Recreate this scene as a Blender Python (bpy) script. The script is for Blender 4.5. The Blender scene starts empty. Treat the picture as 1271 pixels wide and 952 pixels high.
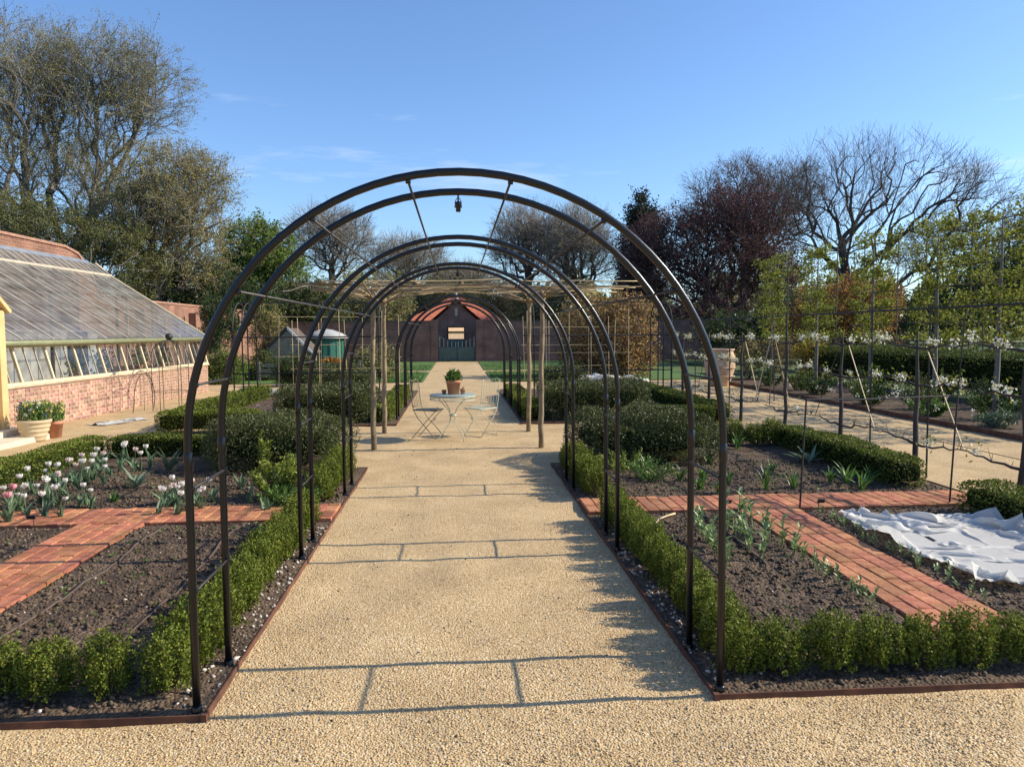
import bpy, math, random
import numpy as np
from mathutils import Matrix, Vector, Euler

R = math.radians
random.seed(7)
rng = np.random.default_rng(11)
scene = bpy.context.scene
col = scene.collection

# ------------------------------------------------------------------ camera
IMG_W, IMG_H, FPX = 1271.0, 952.0, 945.7
YAW, PITCH, ROLL, CAM_H = 0.0717, 0.0681, -0.0057, 1.65
fwd = Vector((math.sin(YAW)*math.cos(PITCH), math.cos(YAW)*math.cos(PITCH), -math.sin(PITCH)))
rgt0 = Vector((math.cos(YAW), -math.sin(YAW), 0)); up0 = rgt0.cross(fwd)
rgt = rgt0*math.cos(ROLL)+up0*math.sin(ROLL); upv = -rgt0*math.sin(ROLL)+up0*math.cos(ROLL)
cam_data = bpy.data.cameras.new('camera'); cam = bpy.data.objects.new('camera', cam_data)
col.objects.link(cam); scene.camera = cam
cam.matrix_world = Matrix(((rgt.x, upv.x, -fwd.x, 0), (rgt.y, upv.y, -fwd.y, 0), (rgt.z, upv.z, -fwd.z, CAM_H), (0, 0, 0, 1)))
cam_data.sensor_width = 36; cam_data.lens = 36*FPX/IMG_W
cam_data.clip_start = 0.05; cam_data.clip_end = 3000
scene.render.resolution_x = 1024; scene.render.resolution_y = 766

def ray(px, py):
    return fwd + rgt*((px-IMG_W/2)/FPX) - upv*((py-IMG_H/2)/FPX)
def at_depth(px, py, Y):                       # point on the pixel's ray at a known distance down the garden
    d = ray(px, py); d = d*(Y/d.y); return Vector((d.x, d.y, d.z+CAM_H))

# ------------------------------------------------------------------ sky and sun
SUN_EL, SUN_AZ = R(32.0), R(0.4)               # sun stands square to the main path, on its right
sun_dir = Vector((math.cos(SUN_EL)*math.cos(SUN_AZ), math.cos(SUN_EL)*math.sin(SUN_AZ), math.sin(SUN_EL)))
world = bpy.data.worlds.new('World'); scene.world = world; world.use_nodes = True
wn, wl = world.node_tree.nodes, world.node_tree.links
wn.clear()
sky = wn.new('ShaderNodeTexSky'); sky.sky_type = 'NISHITA'; sky.sun_disc = False
sky.sun_elevation = SUN_EL; sky.sun_rotation = math.pi/2 - SUN_AZ
sky.altitude = 50; sky.air_density = 1.0; sky.dust_density = 0.5; sky.ozone_density = 1.3
bg = wn.new('ShaderNodeBackground'); bg.inputs['Strength'].default_value = 0.125
wo = wn.new('ShaderNodeOutputWorld')
# thin cirrus: stretched noise, everywhere on the dome
tc = wn.new('ShaderNodeTexCoord'); mp = wn.new('ShaderNodeMapping'); mp.vector_type = 'POINT'
mp.inputs['Rotation'].default_value = (0.0, R(14), R(0)); mp.inputs['Scale'].default_value = (1.6, 1.6, 11.0)
mp.inputs['Location'].default_value = (3.35, 0.4, 1.3)
nz = wn.new('ShaderNodeTexNoise'); nz.inputs['Scale'].default_value = 1.9; nz.inputs['Detail'].default_value = 7; nz.inputs['Roughness'].default_value = 0.62
rp = wn.new('ShaderNodeValToRGB'); rp.color_ramp.elements[0].position = 0.605; rp.color_ramp.elements[1].position = 0.88
rp.color_ramp.elements[1].color = (0.55, 0.55, 0.55, 1)
mx = wn.new('ShaderNodeMix'); mx.data_type = 'RGBA'; mx.inputs[7].default_value = (6.6, 7.0, 7.6, 1)
gm = wn.new('ShaderNodeMix'); gm.data_type = 'RGBA'; gm.blend_type = 'MULTIPLY'; gm.inputs[0].default_value = 1.0; gm.inputs[7].default_value = (0.80, 1.00, 1.27, 1)
wl.new(tc.outputs['Generated'], mp.inputs['Vector']); wl.new(mp.outputs['Vector'], nz.inputs['Vector'])
wl.new(nz.outputs['Fac'], rp.inputs['Fac']); wl.new(rp.outputs['Color'], mx.inputs[0])
wl.new(sky.outputs['Color'], gm.inputs[6]); wl.new(gm.outputs[2], mx.inputs[6]); wl.new(mx.outputs[2], bg.inputs['Color']); wl.new(bg.outputs['Background'], wo.inputs['Surface'])
sd = bpy.data.lights.new('sun', 'SUN'); sd.energy = 5.0; sd.angle = R(0.53); sd.color = (1.0, 0.89, 0.71)
so = bpy.data.objects.new('sun', sd); col.objects.link(so)
so.rotation_euler = (-sun_dir).to_track_quat('-Z', 'Y').to_euler(); so.location = (20, 0, 20)
vs = scene.view_settings
vs.view_transform = 'Standard'; vs.look = 'None'; vs.exposure = 0.42; vs.gamma = 1.0; vs.use_curve_mapping = False
scene.render.engine = 'CYCLES'
scene.cycles.max_bounces = 8; scene.cycles.transparent_max_bounces = 12
scene.cycles.use_denoising = True

# ------------------------------------------------------------------ materials
MATS = {}
def mat(name, c1, c2=None, rough=0.8, scale=6.0, bump=0.0, bscale=40.0, metal=0.0, detail=4.0, rnd=0.0, trans=0.0, spec=0.5, ramp=(0.35, 0.65), c3=None, objrnd=0.0, coat=0.0, stain=None, sscale=2.5):
    m = bpy.data.materials.new(name); m.use_nodes = True; MATS[name] = m
    n, l = m.node_tree.nodes, m.node_tree.links; n.clear()
    out = n.new('ShaderNodeOutputMaterial'); b = n.new('ShaderNodeBsdfPrincipled')
    b.inputs['Roughness'].default_value = rough; b.inputs['Metallic'].default_value = metal
    b.inputs['Specular IOR Level'].default_value = spec
    if coat: b.inputs['Coat Weight'].default_value = coat
    t = n.new('ShaderNodeTexCoord')
    colour = None
    if c2 is not None:
        nt = n.new('ShaderNodeTexNoise'); nt.inputs['Scale'].default_value = scale; nt.inputs['Detail'].default_value = detail; nt.inputs['Roughness'].default_value = 0.6
        l.new(t.outputs['Object'], nt.inputs['Vector'])
        r = n.new('ShaderNodeValToRGB'); e = r.color_ramp.elements
        e[0].position, e[1].position = ramp; e[0].color = (*c1, 1); e[1].color = (*c2, 1)
        if c3 is not None:
            x = e.new((ramp[0]+ramp[1])/2); x.color = (*c3, 1)
        l.new(nt.outputs['Fac'], r.inputs['Fac']); colour = r.outputs['Color']
    else:
        rg = n.new('ShaderNodeRGB'); rg.outputs[0].default_value = (*c1, 1); colour = rg.outputs[0]
    fac = None
    if rnd:
        at = n.new('ShaderNodeAttribute'); at.attribute_name = 'rnd'; fac = at.outputs['Fac']; amt = rnd
    elif objrnd:
        oi = n.new('ShaderNodeObjectInfo'); fac = oi.outputs['Random']; amt = objrnd
    if fac is not None:
        hs = n.new('ShaderNodeHueSaturation')
        mr = n.new('ShaderNodeMapRange'); mr.inputs['To Min'].default_value = 1-amt; mr.inputs['To Max'].default_value = 1+amt
        l.new(fac, mr.inputs['Value']); l.new(mr.outputs['Result'], hs.inputs['Value'])
        wnz = n.new('ShaderNodeTexWhiteNoise'); wnz.noise_dimensions = '1D'; l.new(fac, wnz.inputs['W'])
        mr2 = n.new('ShaderNodeMapRange'); mr2.inputs['To Min'].default_value = 0.5-amt*0.05; mr2.inputs['To Max'].default_value = 0.5+amt*0.05
        l.new(wnz.outputs['Value'], mr2.inputs['Value']); l.new(mr2.outputs['Result'], hs.inputs['Hue'])
        l.new(colour, hs.inputs['Color']); colour = hs.outputs['Color']
    if stain:
        ge = n.new('ShaderNodeNewGeometry'); sn = n.new('ShaderNodeTexNoise'); sn.inputs['Scale'].default_value = sscale; sn.inputs['Detail'].default_value = 7; sn.inputs['Roughness'].default_value = 0.65
        l.new(ge.outputs['Position'], sn.inputs['Vector']); sr = n.new('ShaderNodeValToRGB'); sr.color_ramp.elements[0].position = 0.36; sr.color_ramp.elements[1].position = 0.58
        sr.color_ramp.elements[0].color = (*stain, 1); sr.color_ramp.elements[1].color = (1, 1, 1, 1); l.new(sn.outputs['Fac'], sr.inputs['Fac'])
        sm = n.new('ShaderNodeMix'); sm.data_type = 'RGBA'; sm.blend_type = 'MULTIPLY'; sm.inputs[0].default_value = 1; l.new(colour, sm.inputs[6]); l.new(sr.outputs['Color'], sm.inputs[7]); colour = sm.outputs[2]
    l.new(colour, b.inputs['Base Color'])
    if bump:
        nb = n.new('ShaderNodeTexNoise'); nb.inputs['Scale'].default_value = bscale; nb.inputs['Detail'].default_value = 4
        l.new(t.outputs['Object'], nb.inputs['Vector'])
        bp = n.new('ShaderNodeBump'); bp.inputs['Strength'].default_value = min(1.0, bump); bp.inputs['Distance'].default_value = 0.01*max(1.0, bump)
        l.new(nb.outputs['Fac'], bp.inputs['Height']); l.new(bp.outputs['Normal'], b.inputs['Normal'])
    if trans:
        tr = n.new('ShaderNodeBsdfTranslucent'); l.new(colour, tr.inputs['Color'])
        ms = n.new('ShaderNodeMixShader'); ms.inputs['Fac'].default_value = trans
        l.new(b.outputs['BSDF'], ms.inputs[1]); l.new(tr.outputs['BSDF'], ms.inputs[2]); l.new(ms.outputs['Shader'], out.inputs['Surface'])
    else:
        l.new(b.outputs['BSDF'], out.inputs['Surface'])
    return m

def glass_mat(name, tint, rough=0.03, refl=0.10, dirt=0.12, dirtcol=(0.35, 0.36, 0.37)):
    m = bpy.data.materials.new(name); m.use_nodes = True; MATS[name] = m
    n, l = m.node_tree.nodes, m.node_tree.links; n.clear()
    out = n.new('ShaderNodeOutputMaterial'); tr = n.new('ShaderNodeBsdfTransparent'); tr.inputs['Color'].default_value = (*tint, 1)
    gl = n.new('ShaderNodeBsdfGlossy'); gl.inputs['Roughness'].default_value = rough
    df = n.new('ShaderNodeBsdfDiffuse'); df.inputs['Color'].default_value = (*dirtcol, 1)
    fr = n.new('ShaderNodeFresnel'); fr.inputs['IOR'].default_value = 1.5
    ad = n.new('ShaderNodeMath'); ad.operation = 'ADD'; ad.inputs[1].default_value = refl; ad.use_clamp = True
    t = n.new('ShaderNodeTexCoord'); nt = n.new('ShaderNodeTexNoise'); nt.inputs['Scale'].default_value = 3.0; nt.inputs['Detail'].default_value = 6
    l.new(t.outputs['Object'], nt.inputs['Vector'])
    mr = n.new('ShaderNodeMapRange'); mr.inputs['From Min'].default_value = 0.3; mr.inputs['From Max'].default_value = 0.8
    mr.inputs['To Min'].default_value = dirt*0.3; mr.inputs['To Max'].default_value = dirt*1.9; l.new(nt.outputs['Fac'], mr.inputs['Value'])
    m1 = n.new('ShaderNodeMixShader'); m2 = n.new('ShaderNodeMixShader')
    l.new(fr.outputs['Fac'], ad.inputs[0]); l.new(ad.outputs[0], m1.inputs['Fac']); l.new(tr.outputs[0], m1.inputs[1]); l.new(gl.outputs[0], m1.inputs[2])
    l.new(mr.outputs['Result'], m2.inputs['Fac']); l.new(m1.outputs[0], m2.inputs[1]); l.new(df.outputs[0], m2.inputs[2]); l.new(m2.outputs[0], out.inputs['Surface'])
    return m

def voronoi_mat(name, cols, scale, rough=0.9, bump=0.5, dist=0.01, big=None, bigscale=1.2):
    """small stones: voronoi cells each with a colour of their own, domed by bump"""
    m = bpy.data.materials.new(name); m.use_nodes = True; MATS[name] = m
    n, l = m.node_tree.nodes, m.node_tree.links; n.clear()
    out = n.new('ShaderNodeOutputMaterial'); b = n.new('ShaderNodeBsdfPrincipled'); b.inputs['Roughness'].default_value = rough; b.inputs['Specular IOR Level'].default_value = 0.25
    t = n.new('ShaderNodeTexCoord'); v = n.new('ShaderNodeTexVoronoi'); v.inputs['Scale'].default_value = scale
    l.new(t.outputs['Object'], v.inputs['Vector'])
    sp = n.new('ShaderNodeSeparateColor'); l.new(v.outputs['Color'], sp.inputs['Color'])
    r = n.new('ShaderNodeValToRGB'); r.color_ramp.interpolation = 'LINEAR'; e = r.color_ramp.elements
    while len(e) > 1: e.remove(e[0])
    e[0].position = 0; e[0].color = (*cols[0], 1)
    for i, c in enumerate(cols[1:], 1):
        x = e.new(i/(len(cols)-1)); x.color = (*c, 1)
    l.new(sp.outputs[0], r.inputs['Fac']); colour = r.outputs['Color']
    if big:
        nt = n.new('ShaderNodeTexNoise'); nt.inputs['Scale'].default_value = bigscale; nt.inputs['Detail'].default_value = 5
        l.new(t.outputs['Object'], nt.inputs['Vector'])
        r2 = n.new('ShaderNodeValToRGB'); r2.color_ramp.elements[0].position = 0.3; r2.color_ramp.elements[1].position = 0.7
        r2.color_ramp.elements[0].color = (*big[0], 1); r2.color_ramp.elements[1].color = (*big[1], 1); l.new(nt.outputs['Fac'], r2.inputs['Fac'])
        mm = n.new('ShaderNodeMix'); mm.data_type = 'RGBA'; mm.blend_type = 'MULTIPLY'; mm.inputs[0].default_value = 1
        l.new(colour, mm.inputs[6]); l.new(r2.outputs['Color'], mm.inputs[7]); colour = mm.outputs[2]
    l.new(colour, b.inputs['Base Color'])
    iv = n.new('ShaderNodeMath'); iv.operation = 'SUBTRACT'; iv.inputs[0].default_value = 1.0; l.new(v.outputs['Distance'], iv.inputs[1])
    n2 = n.new('ShaderNodeTexNoise'); n2.inputs['Scale'].default_value = scale*0.35; n2.inputs['Detail'].default_value = 6; l.new(t.outputs['Object'], n2.inputs['Vector'])
    a2 = n.new('ShaderNodeMath'); a2.operation = 'ADD'; l.new(iv.outputs[0], a2.inputs[0]); l.new(n2.outputs['Fac'], a2.inputs[1])
    bp = n.new('ShaderNodeBump'); bp.inputs['Strength'].default_value = bump; bp.inputs['Distance'].default_value = dist
    l.new(a2.outputs[0], bp.inputs['Height']); l.new(bp.outputs['Normal'], b.inputs['Normal'])
    l.new(b.outputs['BSDF'], out.inputs['Surface'])
    return m

def brick_mat(name, c1, c2, mortar, bw=0.225, bh=0.075, axis='YZ'):
    m = bpy.data.materials.new(name); m.use_nodes = True; MATS[name] = m
    n, l = m.node_tree.nodes, m.node_tree.links; n.clear()
    out = n.new('ShaderNodeOutputMaterial'); b = n.new('ShaderNodeBsdfPrincipled'); b.inputs['Roughness'].default_value = 0.9
    t = n.new('ShaderNodeTexCoord'); s = n.new('ShaderNodeSeparateXYZ'); c = n.new('ShaderNodeCombineXYZ')
    l.new(t.outputs['Object'], s.inputs[0])
    l.new(s.outputs[axis[0]], c.inputs['X']); l.new(s.outputs[axis[1]], c.inputs['Y'])
    k = n.new('ShaderNodeTexBrick'); k.inputs['Scale'].default_value = 1.0; k.inputs['Brick Width'].default_value = bw; k.inputs['Row Height'].default_value = bh
    k.inputs['Mortar Size'].default_value = 0.008; k.inputs['Color1'].default_value = (*c1, 1); k.inputs['Color2'].default_value = (*c2, 1); k.inputs['Mortar'].default_value = (*mortar, 1)
    l.new(c.outputs[0], k.inputs['Vector'])
    nt = n.new('ShaderNodeTexNoise'); nt.inputs['Scale'].default_value = 1.7; nt.inputs['Detail'].default_value = 7; l.new(t.outputs['Object'], nt.inputs['Vector'])
    r = n.new('ShaderNodeValToRGB'); r.color_ramp.elements[0].position = 0.3; r.color_ramp.elements[1].position = 0.75
    r.color_ramp.elements[0].color = (0.55, 0.52, 0.5, 1); r.color_ramp.elements[1].color = (1.15, 1.1, 1.05, 1); l.new(nt.outputs['Fac'], r.inputs['Fac'])
    mm = n.new('ShaderNodeMix'); mm.data_type = 'RGBA'; mm.blend_type = 'MULTIPLY'; mm.inputs[0].default_value = 1
    l.new(k.outputs['Color'], mm.inputs[6]); l.new(r.outputs['Color'], mm.inputs[7]); l.new(mm.outputs[2], b.inputs['Base Color'])
    bp = n.new('ShaderNodeBump'); bp.invert = True; bp.inputs['Strength'].default_value = 0.6; bp.inputs['Distance'].default_value = 0.01; l.new(k.outputs['Fac'], bp.inputs['Height']); l.new(bp.outputs['Normal'], b.inputs['Normal'])
    l.new(b.outputs['BSDF'], out.inputs['Surface'])
    return m

voronoi_mat('gravel', [(0.41, 0.265, 0.122), (0.59, 0.435, 0.232), (0.525, 0.37, 0.19), (0.68, 0.525, 0.312), (0.465, 0.32, 0.155), (0.75, 0.625, 0.42)], 92, bump=0.8, dist=0.008, big=((0.80, 0.77, 0.74), (1.06, 1.05, 1.03)), bigscale=1.7)
mat('pebble', (0.60, 0.445, 0.242), rough=0.85, rnd=0.30, spec=0.3)
voronoi_mat('soil', [(0.060, 0.042, 0.028), (0.122, 0.087, 0.059), (0.088, 0.062, 0.042), (0.165, 0.118, 0.081), (0.067, 0.047, 0.032)], 55, bump=0.9, dist=0.014, big=((0.60, 0.58, 0.56), (1.32, 1.29, 1.25)), bigscale=2.1)
mat('clod', (0.115, 0.083, 0.057), rough=0.95, rnd=0.5, spec=0.2)
mat('flint', (0.48, 0.42, 0.36), rough=0.7, rnd=0.35, spec=0.4)
mat('grass_field', (0.045, 0.08, 0.018), (0.09, 0.13, 0.03), rough=0.95, scale=0.6, bump=0.6, bscale=18)
mat('lawn_turf', (0.05, 0.11, 0.018), (0.09, 0.17, 0.03), rough=0.9, scale=2.0, bump=0.6, bscale=60)
mat('grass_blade', (0.075, 0.16, 0.025), rough=0.7, rnd=0.4, trans=0.3)
mat('paver_brick', (0.40, 0.145, 0.066), (0.55, 0.25, 0.13), rough=0.88, scale=14, bump=0.5, bscale=70, objrnd=0.24, c3=(0.47, 0.185, 0.088), stain=(0.62, 0.58, 0.52), sscale=3.2)
mat('joint_sand', (0.26, 0.19, 0.125), (0.42, 0.33, 0.22), rough=0.95, scale=30)
mat('wall_brick', (0.30, 0.155, 0.11), (0.48, 0.28, 0.20), rough=0.9, scale=9, bump=0.3, bscale=70, objrnd=0.35)
mat('mortar', (0.56, 0.49, 0.38), (0.66, 0.58, 0.46), rough=0.95, scale=20, bump=0.2)
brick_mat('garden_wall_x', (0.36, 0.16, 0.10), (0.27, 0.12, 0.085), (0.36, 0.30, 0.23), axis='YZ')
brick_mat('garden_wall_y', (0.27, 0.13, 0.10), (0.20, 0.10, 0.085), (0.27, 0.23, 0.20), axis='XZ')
mat('black_steel', (0.003, 0.004, 0.007), (0.006, 0.006, 0.008), rough=0.28, scale=14, bump=0.06, bscale=120, spec=0.5)
mat('black_iron', (0.016, 0.015, 0.015), (0.032, 0.026, 0.022), rough=0.55, scale=9)
mat('wire', (0.04, 0.038, 0.04), (0.075, 0.07, 0.066), rough=0.5, scale=9, metal=0.3)
mat('rusty_steel', (0.075, 0.030, 0.018), (0.17, 0.070, 0.035), rough=0.85, scale=7, bump=0.25, bscale=60, c3=(0.11, 0.045, 0.025))
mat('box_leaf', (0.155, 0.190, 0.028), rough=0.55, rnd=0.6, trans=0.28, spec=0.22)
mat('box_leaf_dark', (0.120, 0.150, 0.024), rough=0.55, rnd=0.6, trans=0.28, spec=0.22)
mat('yew_leaf', (0.085, 0.100, 0.030), rough=0.5, rnd=0.6, trans=0.15, spec=0.35)
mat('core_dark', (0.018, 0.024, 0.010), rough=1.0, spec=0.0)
mat('stem', (0.13, 0.09, 0.05), (0.2, 0.15, 0.09), rough=0.9, scale=20)
mat('bark', (0.10, 0.085, 0.07), (0.19, 0.165, 0.135), rough=0.95, scale=5, bump=0.5, bscale=20)
mat('bark_grey', (0.13, 0.115, 0.10), (0.21, 0.19, 0.165), rough=0.95, scale=5)
mat('bark_dark', (0.045, 0.038, 0.034), (0.085, 0.07, 0.062), rough=0.95, scale=5)
mat('bark_pole', (0.17, 0.125, 0.072), (0.31, 0.24, 0.14), rough=0.9, scale=8, bump=0.5, bscale=25)
mat('twig', (0.19, 0.165, 0.135), (0.27, 0.235, 0.19), rough=0.95, scale=2)
mat('twig_dark', (0.085, 0.068, 0.062), (0.13, 0.105, 0.092), rough=0.95, scale=2)
mat('cane', (0.50, 0.37, 0.19), (0.62, 0.48, 0.27), rough=0.6, scale=3)
mat('leaf_spring', (0.27, 0.265, 0.10), rough=0.75, spec=0.15, rnd=0.5, trans=0.35)
mat('leaf_spring_gold', (0.30, 0.265, 0.095), rough=0.75, spec=0.15, rnd=0.5, trans=0.35)
mat('leaf_green', (0.095, 0.125, 0.034), rough=0.75, spec=0.15, rnd=0.5, trans=0.3)
mat('leaf_olive', (0.165, 0.175, 0.058), rough=0.75, spec=0.15, rnd=0.5, trans=0.3)
mat('leaf_bright', (0.14, 0.21, 0.04), rough=0.75, spec=0.15, rnd=0.45, trans=0.35)
mat('leaf_shrub', (0.050, 0.085, 0.024), rough=0.75, spec=0.15, rnd=0.6, trans=0.25)
mat('leaf_conifer', (0.022, 0.038, 0.020), rough=0.75, spec=0.15, rnd=0.5, trans=0.1)
mat('leaf_copper', (0.105, 0.050, 0.055), rough=0.75, spec=0.15, rnd=0.6, trans=0.22)
mat('leaf_beech_dry', (0.36, 0.235, 0.095), rough=0.75, spec=0.15, rnd=0.5, trans=0.25)
mat('leaf_orange', (0.34, 0.17, 0.045), rough=0.75, spec=0.15, rnd=0.5, trans=0.3)
mat('leaf_lime', (0.20, 0.22, 0.040), rough=0.75, spec=0.15, rnd=0.45, trans=0.45)
mat('leaf_yellow', (0.48, 0.36, 0.05), rough=0.75, spec=0.15, rnd=0.4, trans=0.35)
mat('leaf_willow', (0.27, 0.22, 0.085), rough=0.75, spec=0.15, rnd=0.4, trans=0.3)
mat('tulip_leaf', (0.125, 0.20, 0.105), rough=0.5, rnd=0.35, trans=0.2, spec=0.4)
mat('plant_green', (0.11, 0.20, 0.040), rough=0.45, rnd=0.4, trans=0.3)
mat('plant_grey', (0.15, 0.20, 0.115), rough=0.5, rnd=0.35, trans=0.2)
mat('plant_lime', (0.26, 0.31, 0.05), rough=0.5, rnd=0.4, trans=0.35)
mat('bean_leaf', (0.24, 0.33, 0.13), rough=0.45, rnd=0.45, trans=0.3)
mat('petal_white', (0.78, 0.74, 0.68), rough=0.55, rnd=0.12, trans=0.3)
mat('petal_blush', (0.76, 0.60, 0.56), rough=0.55, rnd=0.12, trans=0.3)
mat('petal_pink', (0.74, 0.33, 0.36), rough=0.55, rnd=0.12, trans=0.3)
mat('petal_yellow', (0.80, 0.66, 0.22), rough=0.55, rnd=0.15, trans=0.3)
mat('petal_blue', (0.10, 0.09, 0.26), rough=0.55, rnd=0.25, trans=0.3)
mat('blossom', (0.78, 0.77, 0.66), rough=0.6, rnd=0.15, trans=0.3)
mat('terracotta', (0.40, 0.16, 0.085), (0.52, 0.25, 0.15), rough=0.85, scale=9, bump=0.15, bscale=50)
mat('terracotta_pale', (0.47, 0.30, 0.18), (0.58, 0.42, 0.29), rough=0.88, scale=6, bump=0.15, bscale=40)
mat('pot_cream', (0.48, 0.37, 0.22), (0.58, 0.47, 0.31), rough=0.85, scale=6, bump=0.1)
mat('paint_cream', (0.66, 0.54, 0.34), (0.72, 0.61, 0.41), rough=0.55, scale=4)
mat('paint_porch', (0.60, 0.41, 0.18), (0.68, 0.49, 0.24), rough=0.55, scale=4)
mat('paint_bar', (0.40, 0.35, 0.27), (0.50, 0.44, 0.34), rough=0.6, scale=6)
mat('gutter_paint', (0.20, 0.21, 0.11), (0.26, 0.27, 0.15), rough=0.4, scale=5)
mat('lead', (0.20, 0.22, 0.25), (0.30, 0.32, 0.35), rough=0.55, scale=4, metal=0.2)
mat('limewash', (0.70, 0.70, 0.66), (0.80, 0.79, 0.75), rough=0.9, scale=3)
mat('stone_step', (0.52, 0.46, 0.36), (0.62, 0.56, 0.45), rough=0.9, scale=7, bump=0.2)
mat('bistro_paint', (0.42, 0.44, 0.32), (0.54, 0.55, 0.42), rough=0.5, scale=12)
mat('bistro_dark', (0.16, 0.15, 0.09), (0.24, 0.22, 0.14), rough=0.55, scale=9)
mat('bistro_top', (0.20, 0.27, 0.25), (0.32, 0.38, 0.34), rough=0.45, scale=9)
mat('slate', (0.02, 0.02, 0.022), (0.035, 0.035, 0.037), rough=0.6, scale=20)
mat('chalk', (0.5, 0.5, 0.48), rough=0.9)
mat('drip_pipe', (0.075, 0.052, 0.040), (0.11, 0.08, 0.06), rough=0.7, scale=12)
mat('gate_green', (0.055, 0.095, 0.080), (0.08, 0.125, 0.105), rough=0.55, scale=4)
mat('coping_brick', (0.30, 0.155, 0.105), (0.42, 0.24, 0.165), rough=0.9, scale=9, bump=0.4, bscale=14)
mat('roof_tile', (0.46, 0.115, 0.06), (0.60, 0.20, 0.11), rough=0.85, scale=5, bump=0.5, bscale=8)
mat('shed_green', (0.012, 0.10, 0.070), (0.02, 0.13, 0.09), rough=0.5, scale=2)
mat('pale_roof', (0.34, 0.345, 0.34), (0.44, 0.445, 0.44), rough=0.6, scale=3)
mat('timber_grey', (0.20, 0.17, 0.13), (0.30, 0.26, 0.20), rough=0.9, scale=6)
mat('timber_dark', (0.07, 0.055, 0.045), (0.12, 0.095, 0.075), rough=0.9, scale=6)
mat('white_paint', (0.74, 0.73, 0.70), (0.80, 0.79, 0.76), rough=0.6, scale=6)
mat('plastic_sheet', (0.46, 0.45, 0.40), (0.58, 0.57, 0.52), rough=0.4, scale=6)
mat('cream_wall', (0.48, 0.35, 0.24), (0.56, 0.42, 0.30), rough=0.85, scale=3)
glass_mat('glass_front', (0.86, 0.89, 0.88), refl=0.02, dirt=0.05)
glass_mat('glass_roof', (0.78, 0.77, 0.74), rough=0.12, refl=0.12, dirt=0.46, dirtcol=(0.225, 0.215, 0.195))

def fleece_mat():
    m = bpy.data.materials.new('fleece'); m.use_nodes = True; MATS['fleece'] = m
    n, l = m.node_tree.nodes, m.node_tree.links; n.clear()
    out = n.new('ShaderNodeOutputMaterial'); b = n.new('ShaderNodeBsdfPrincipled'); b.inputs['Roughness'].default_value = 0.75
    b.inputs['Base Color'].default_value = (0.84, 0.82, 0.77, 1); tr = n.new('ShaderNodeBsdfTranslucent'); tr.inputs['Color'].default_value = (0.74, 0.76, 0.74, 1)
    tp = n.new('ShaderNodeBsdfTransparent'); m1 = n.new('ShaderNodeMixShader'); m1.inputs[0].default_value = 0.38; m2 = n.new('ShaderNodeMixShader'); m2.inputs[0].default_value = 0.08
    t = n.new('ShaderNodeTexCoord'); nb = n.new('ShaderNodeTexNoise'); nb.inputs['Scale'].default_value = 9; nb.inputs['Detail'].default_value = 6; nb.inputs['Distortion'].default_value = 1.2
    l.new(t.outputs['Object'], nb.inputs['Vector']); bp = n.new('ShaderNodeBump'); bp.inputs['Strength'].default_value = 0.3; bp.inputs['Distance'].default_value = 0.02
    l.new(nb.outputs['Fac'], bp.inputs['Height']); l.new(bp.outputs['Normal'], b.inputs['Normal'])
    l.new(b.outputs[0], m1.inputs[1]); l.new(tr.outputs[0], m1.inputs[2]); l.new(m1.outputs[0], m2.inputs[1]); l.new(tp.outputs[0], m2.inputs[2]); l.new(m2.outputs[0], out.inputs['Surface'])
fleece_mat()

# ------------------------------------------------------------------ mesh helpers
def mesh_np(V, F, rnd=None, smooth=False, mats=None, midx=None):
    """V (n,3); F (m,k) with k = 3 or 4"""
    me = bpy.data.meshes.new('mesh'); V = np.ascontiguousarray(V, np.float32); F = np.ascontiguousarray(F, np.int32)
    m, k = F.shape
    me.vertices.add(len(V)); me.vertices.foreach_set('co', V.ravel())
    me.loops.add(m*k); me.loops.foreach_set('vertex_index', F.ravel())
    me.polygons.add(m); me.polygons.foreach_set('loop_start', np.arange(m, dtype=np.int32)*k)
    if smooth: me.polygons.foreach_set('use_smooth', np.ones(m, bool))
    if rnd is not None:
        a = me.attributes.new('rnd', 'FLOAT', 'FACE'); a.data.foreach_set('value', np.ascontiguousarray(rnd, np.float32))
    if mats:
        for x in mats: me.materials.append(MATS[x])
        if midx is not None: me.polygons.foreach_set('material_index', np.ascontiguousarray(midx, np.int32))
    me.update(calc_edges=True); me.validate()
    return me

def put(name, me, parent=None, loc=None, rot=None, scale=None):
    o = bpy.data.objects.new(name, me); col.objects.link(o)
    if parent: o.parent = parent
    if loc is not None: o.location = loc
    if rot is not None: o.rotation_euler = rot
    if scale is not None: o.scale = scale
    return o

def tag(o, label, cat, group=None):
    o['label'] = label; o['category'] = cat
    if group: o['group'] = group
    return o
def thing(name, label, cat, loc=(0, 0, 0), rz=0.0, group=None):
    o = bpy.data.objects.new(name, None); col.objects.link(o); o.location = loc; o.rotation_euler = (0, 0, rz); o.empty_display_size = 0.1
    return tag(o, label, cat, group)
def structure(o): o['kind'] = 'structure'; return o
def stuff(o): o['kind'] = 'stuff'; return o
def copy_tree(o, parent=None):
    c = o.copy(); col.objects.link(c); c.parent = parent
    for ch in list(o.children): copy_tree(ch, c)
    return c

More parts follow.
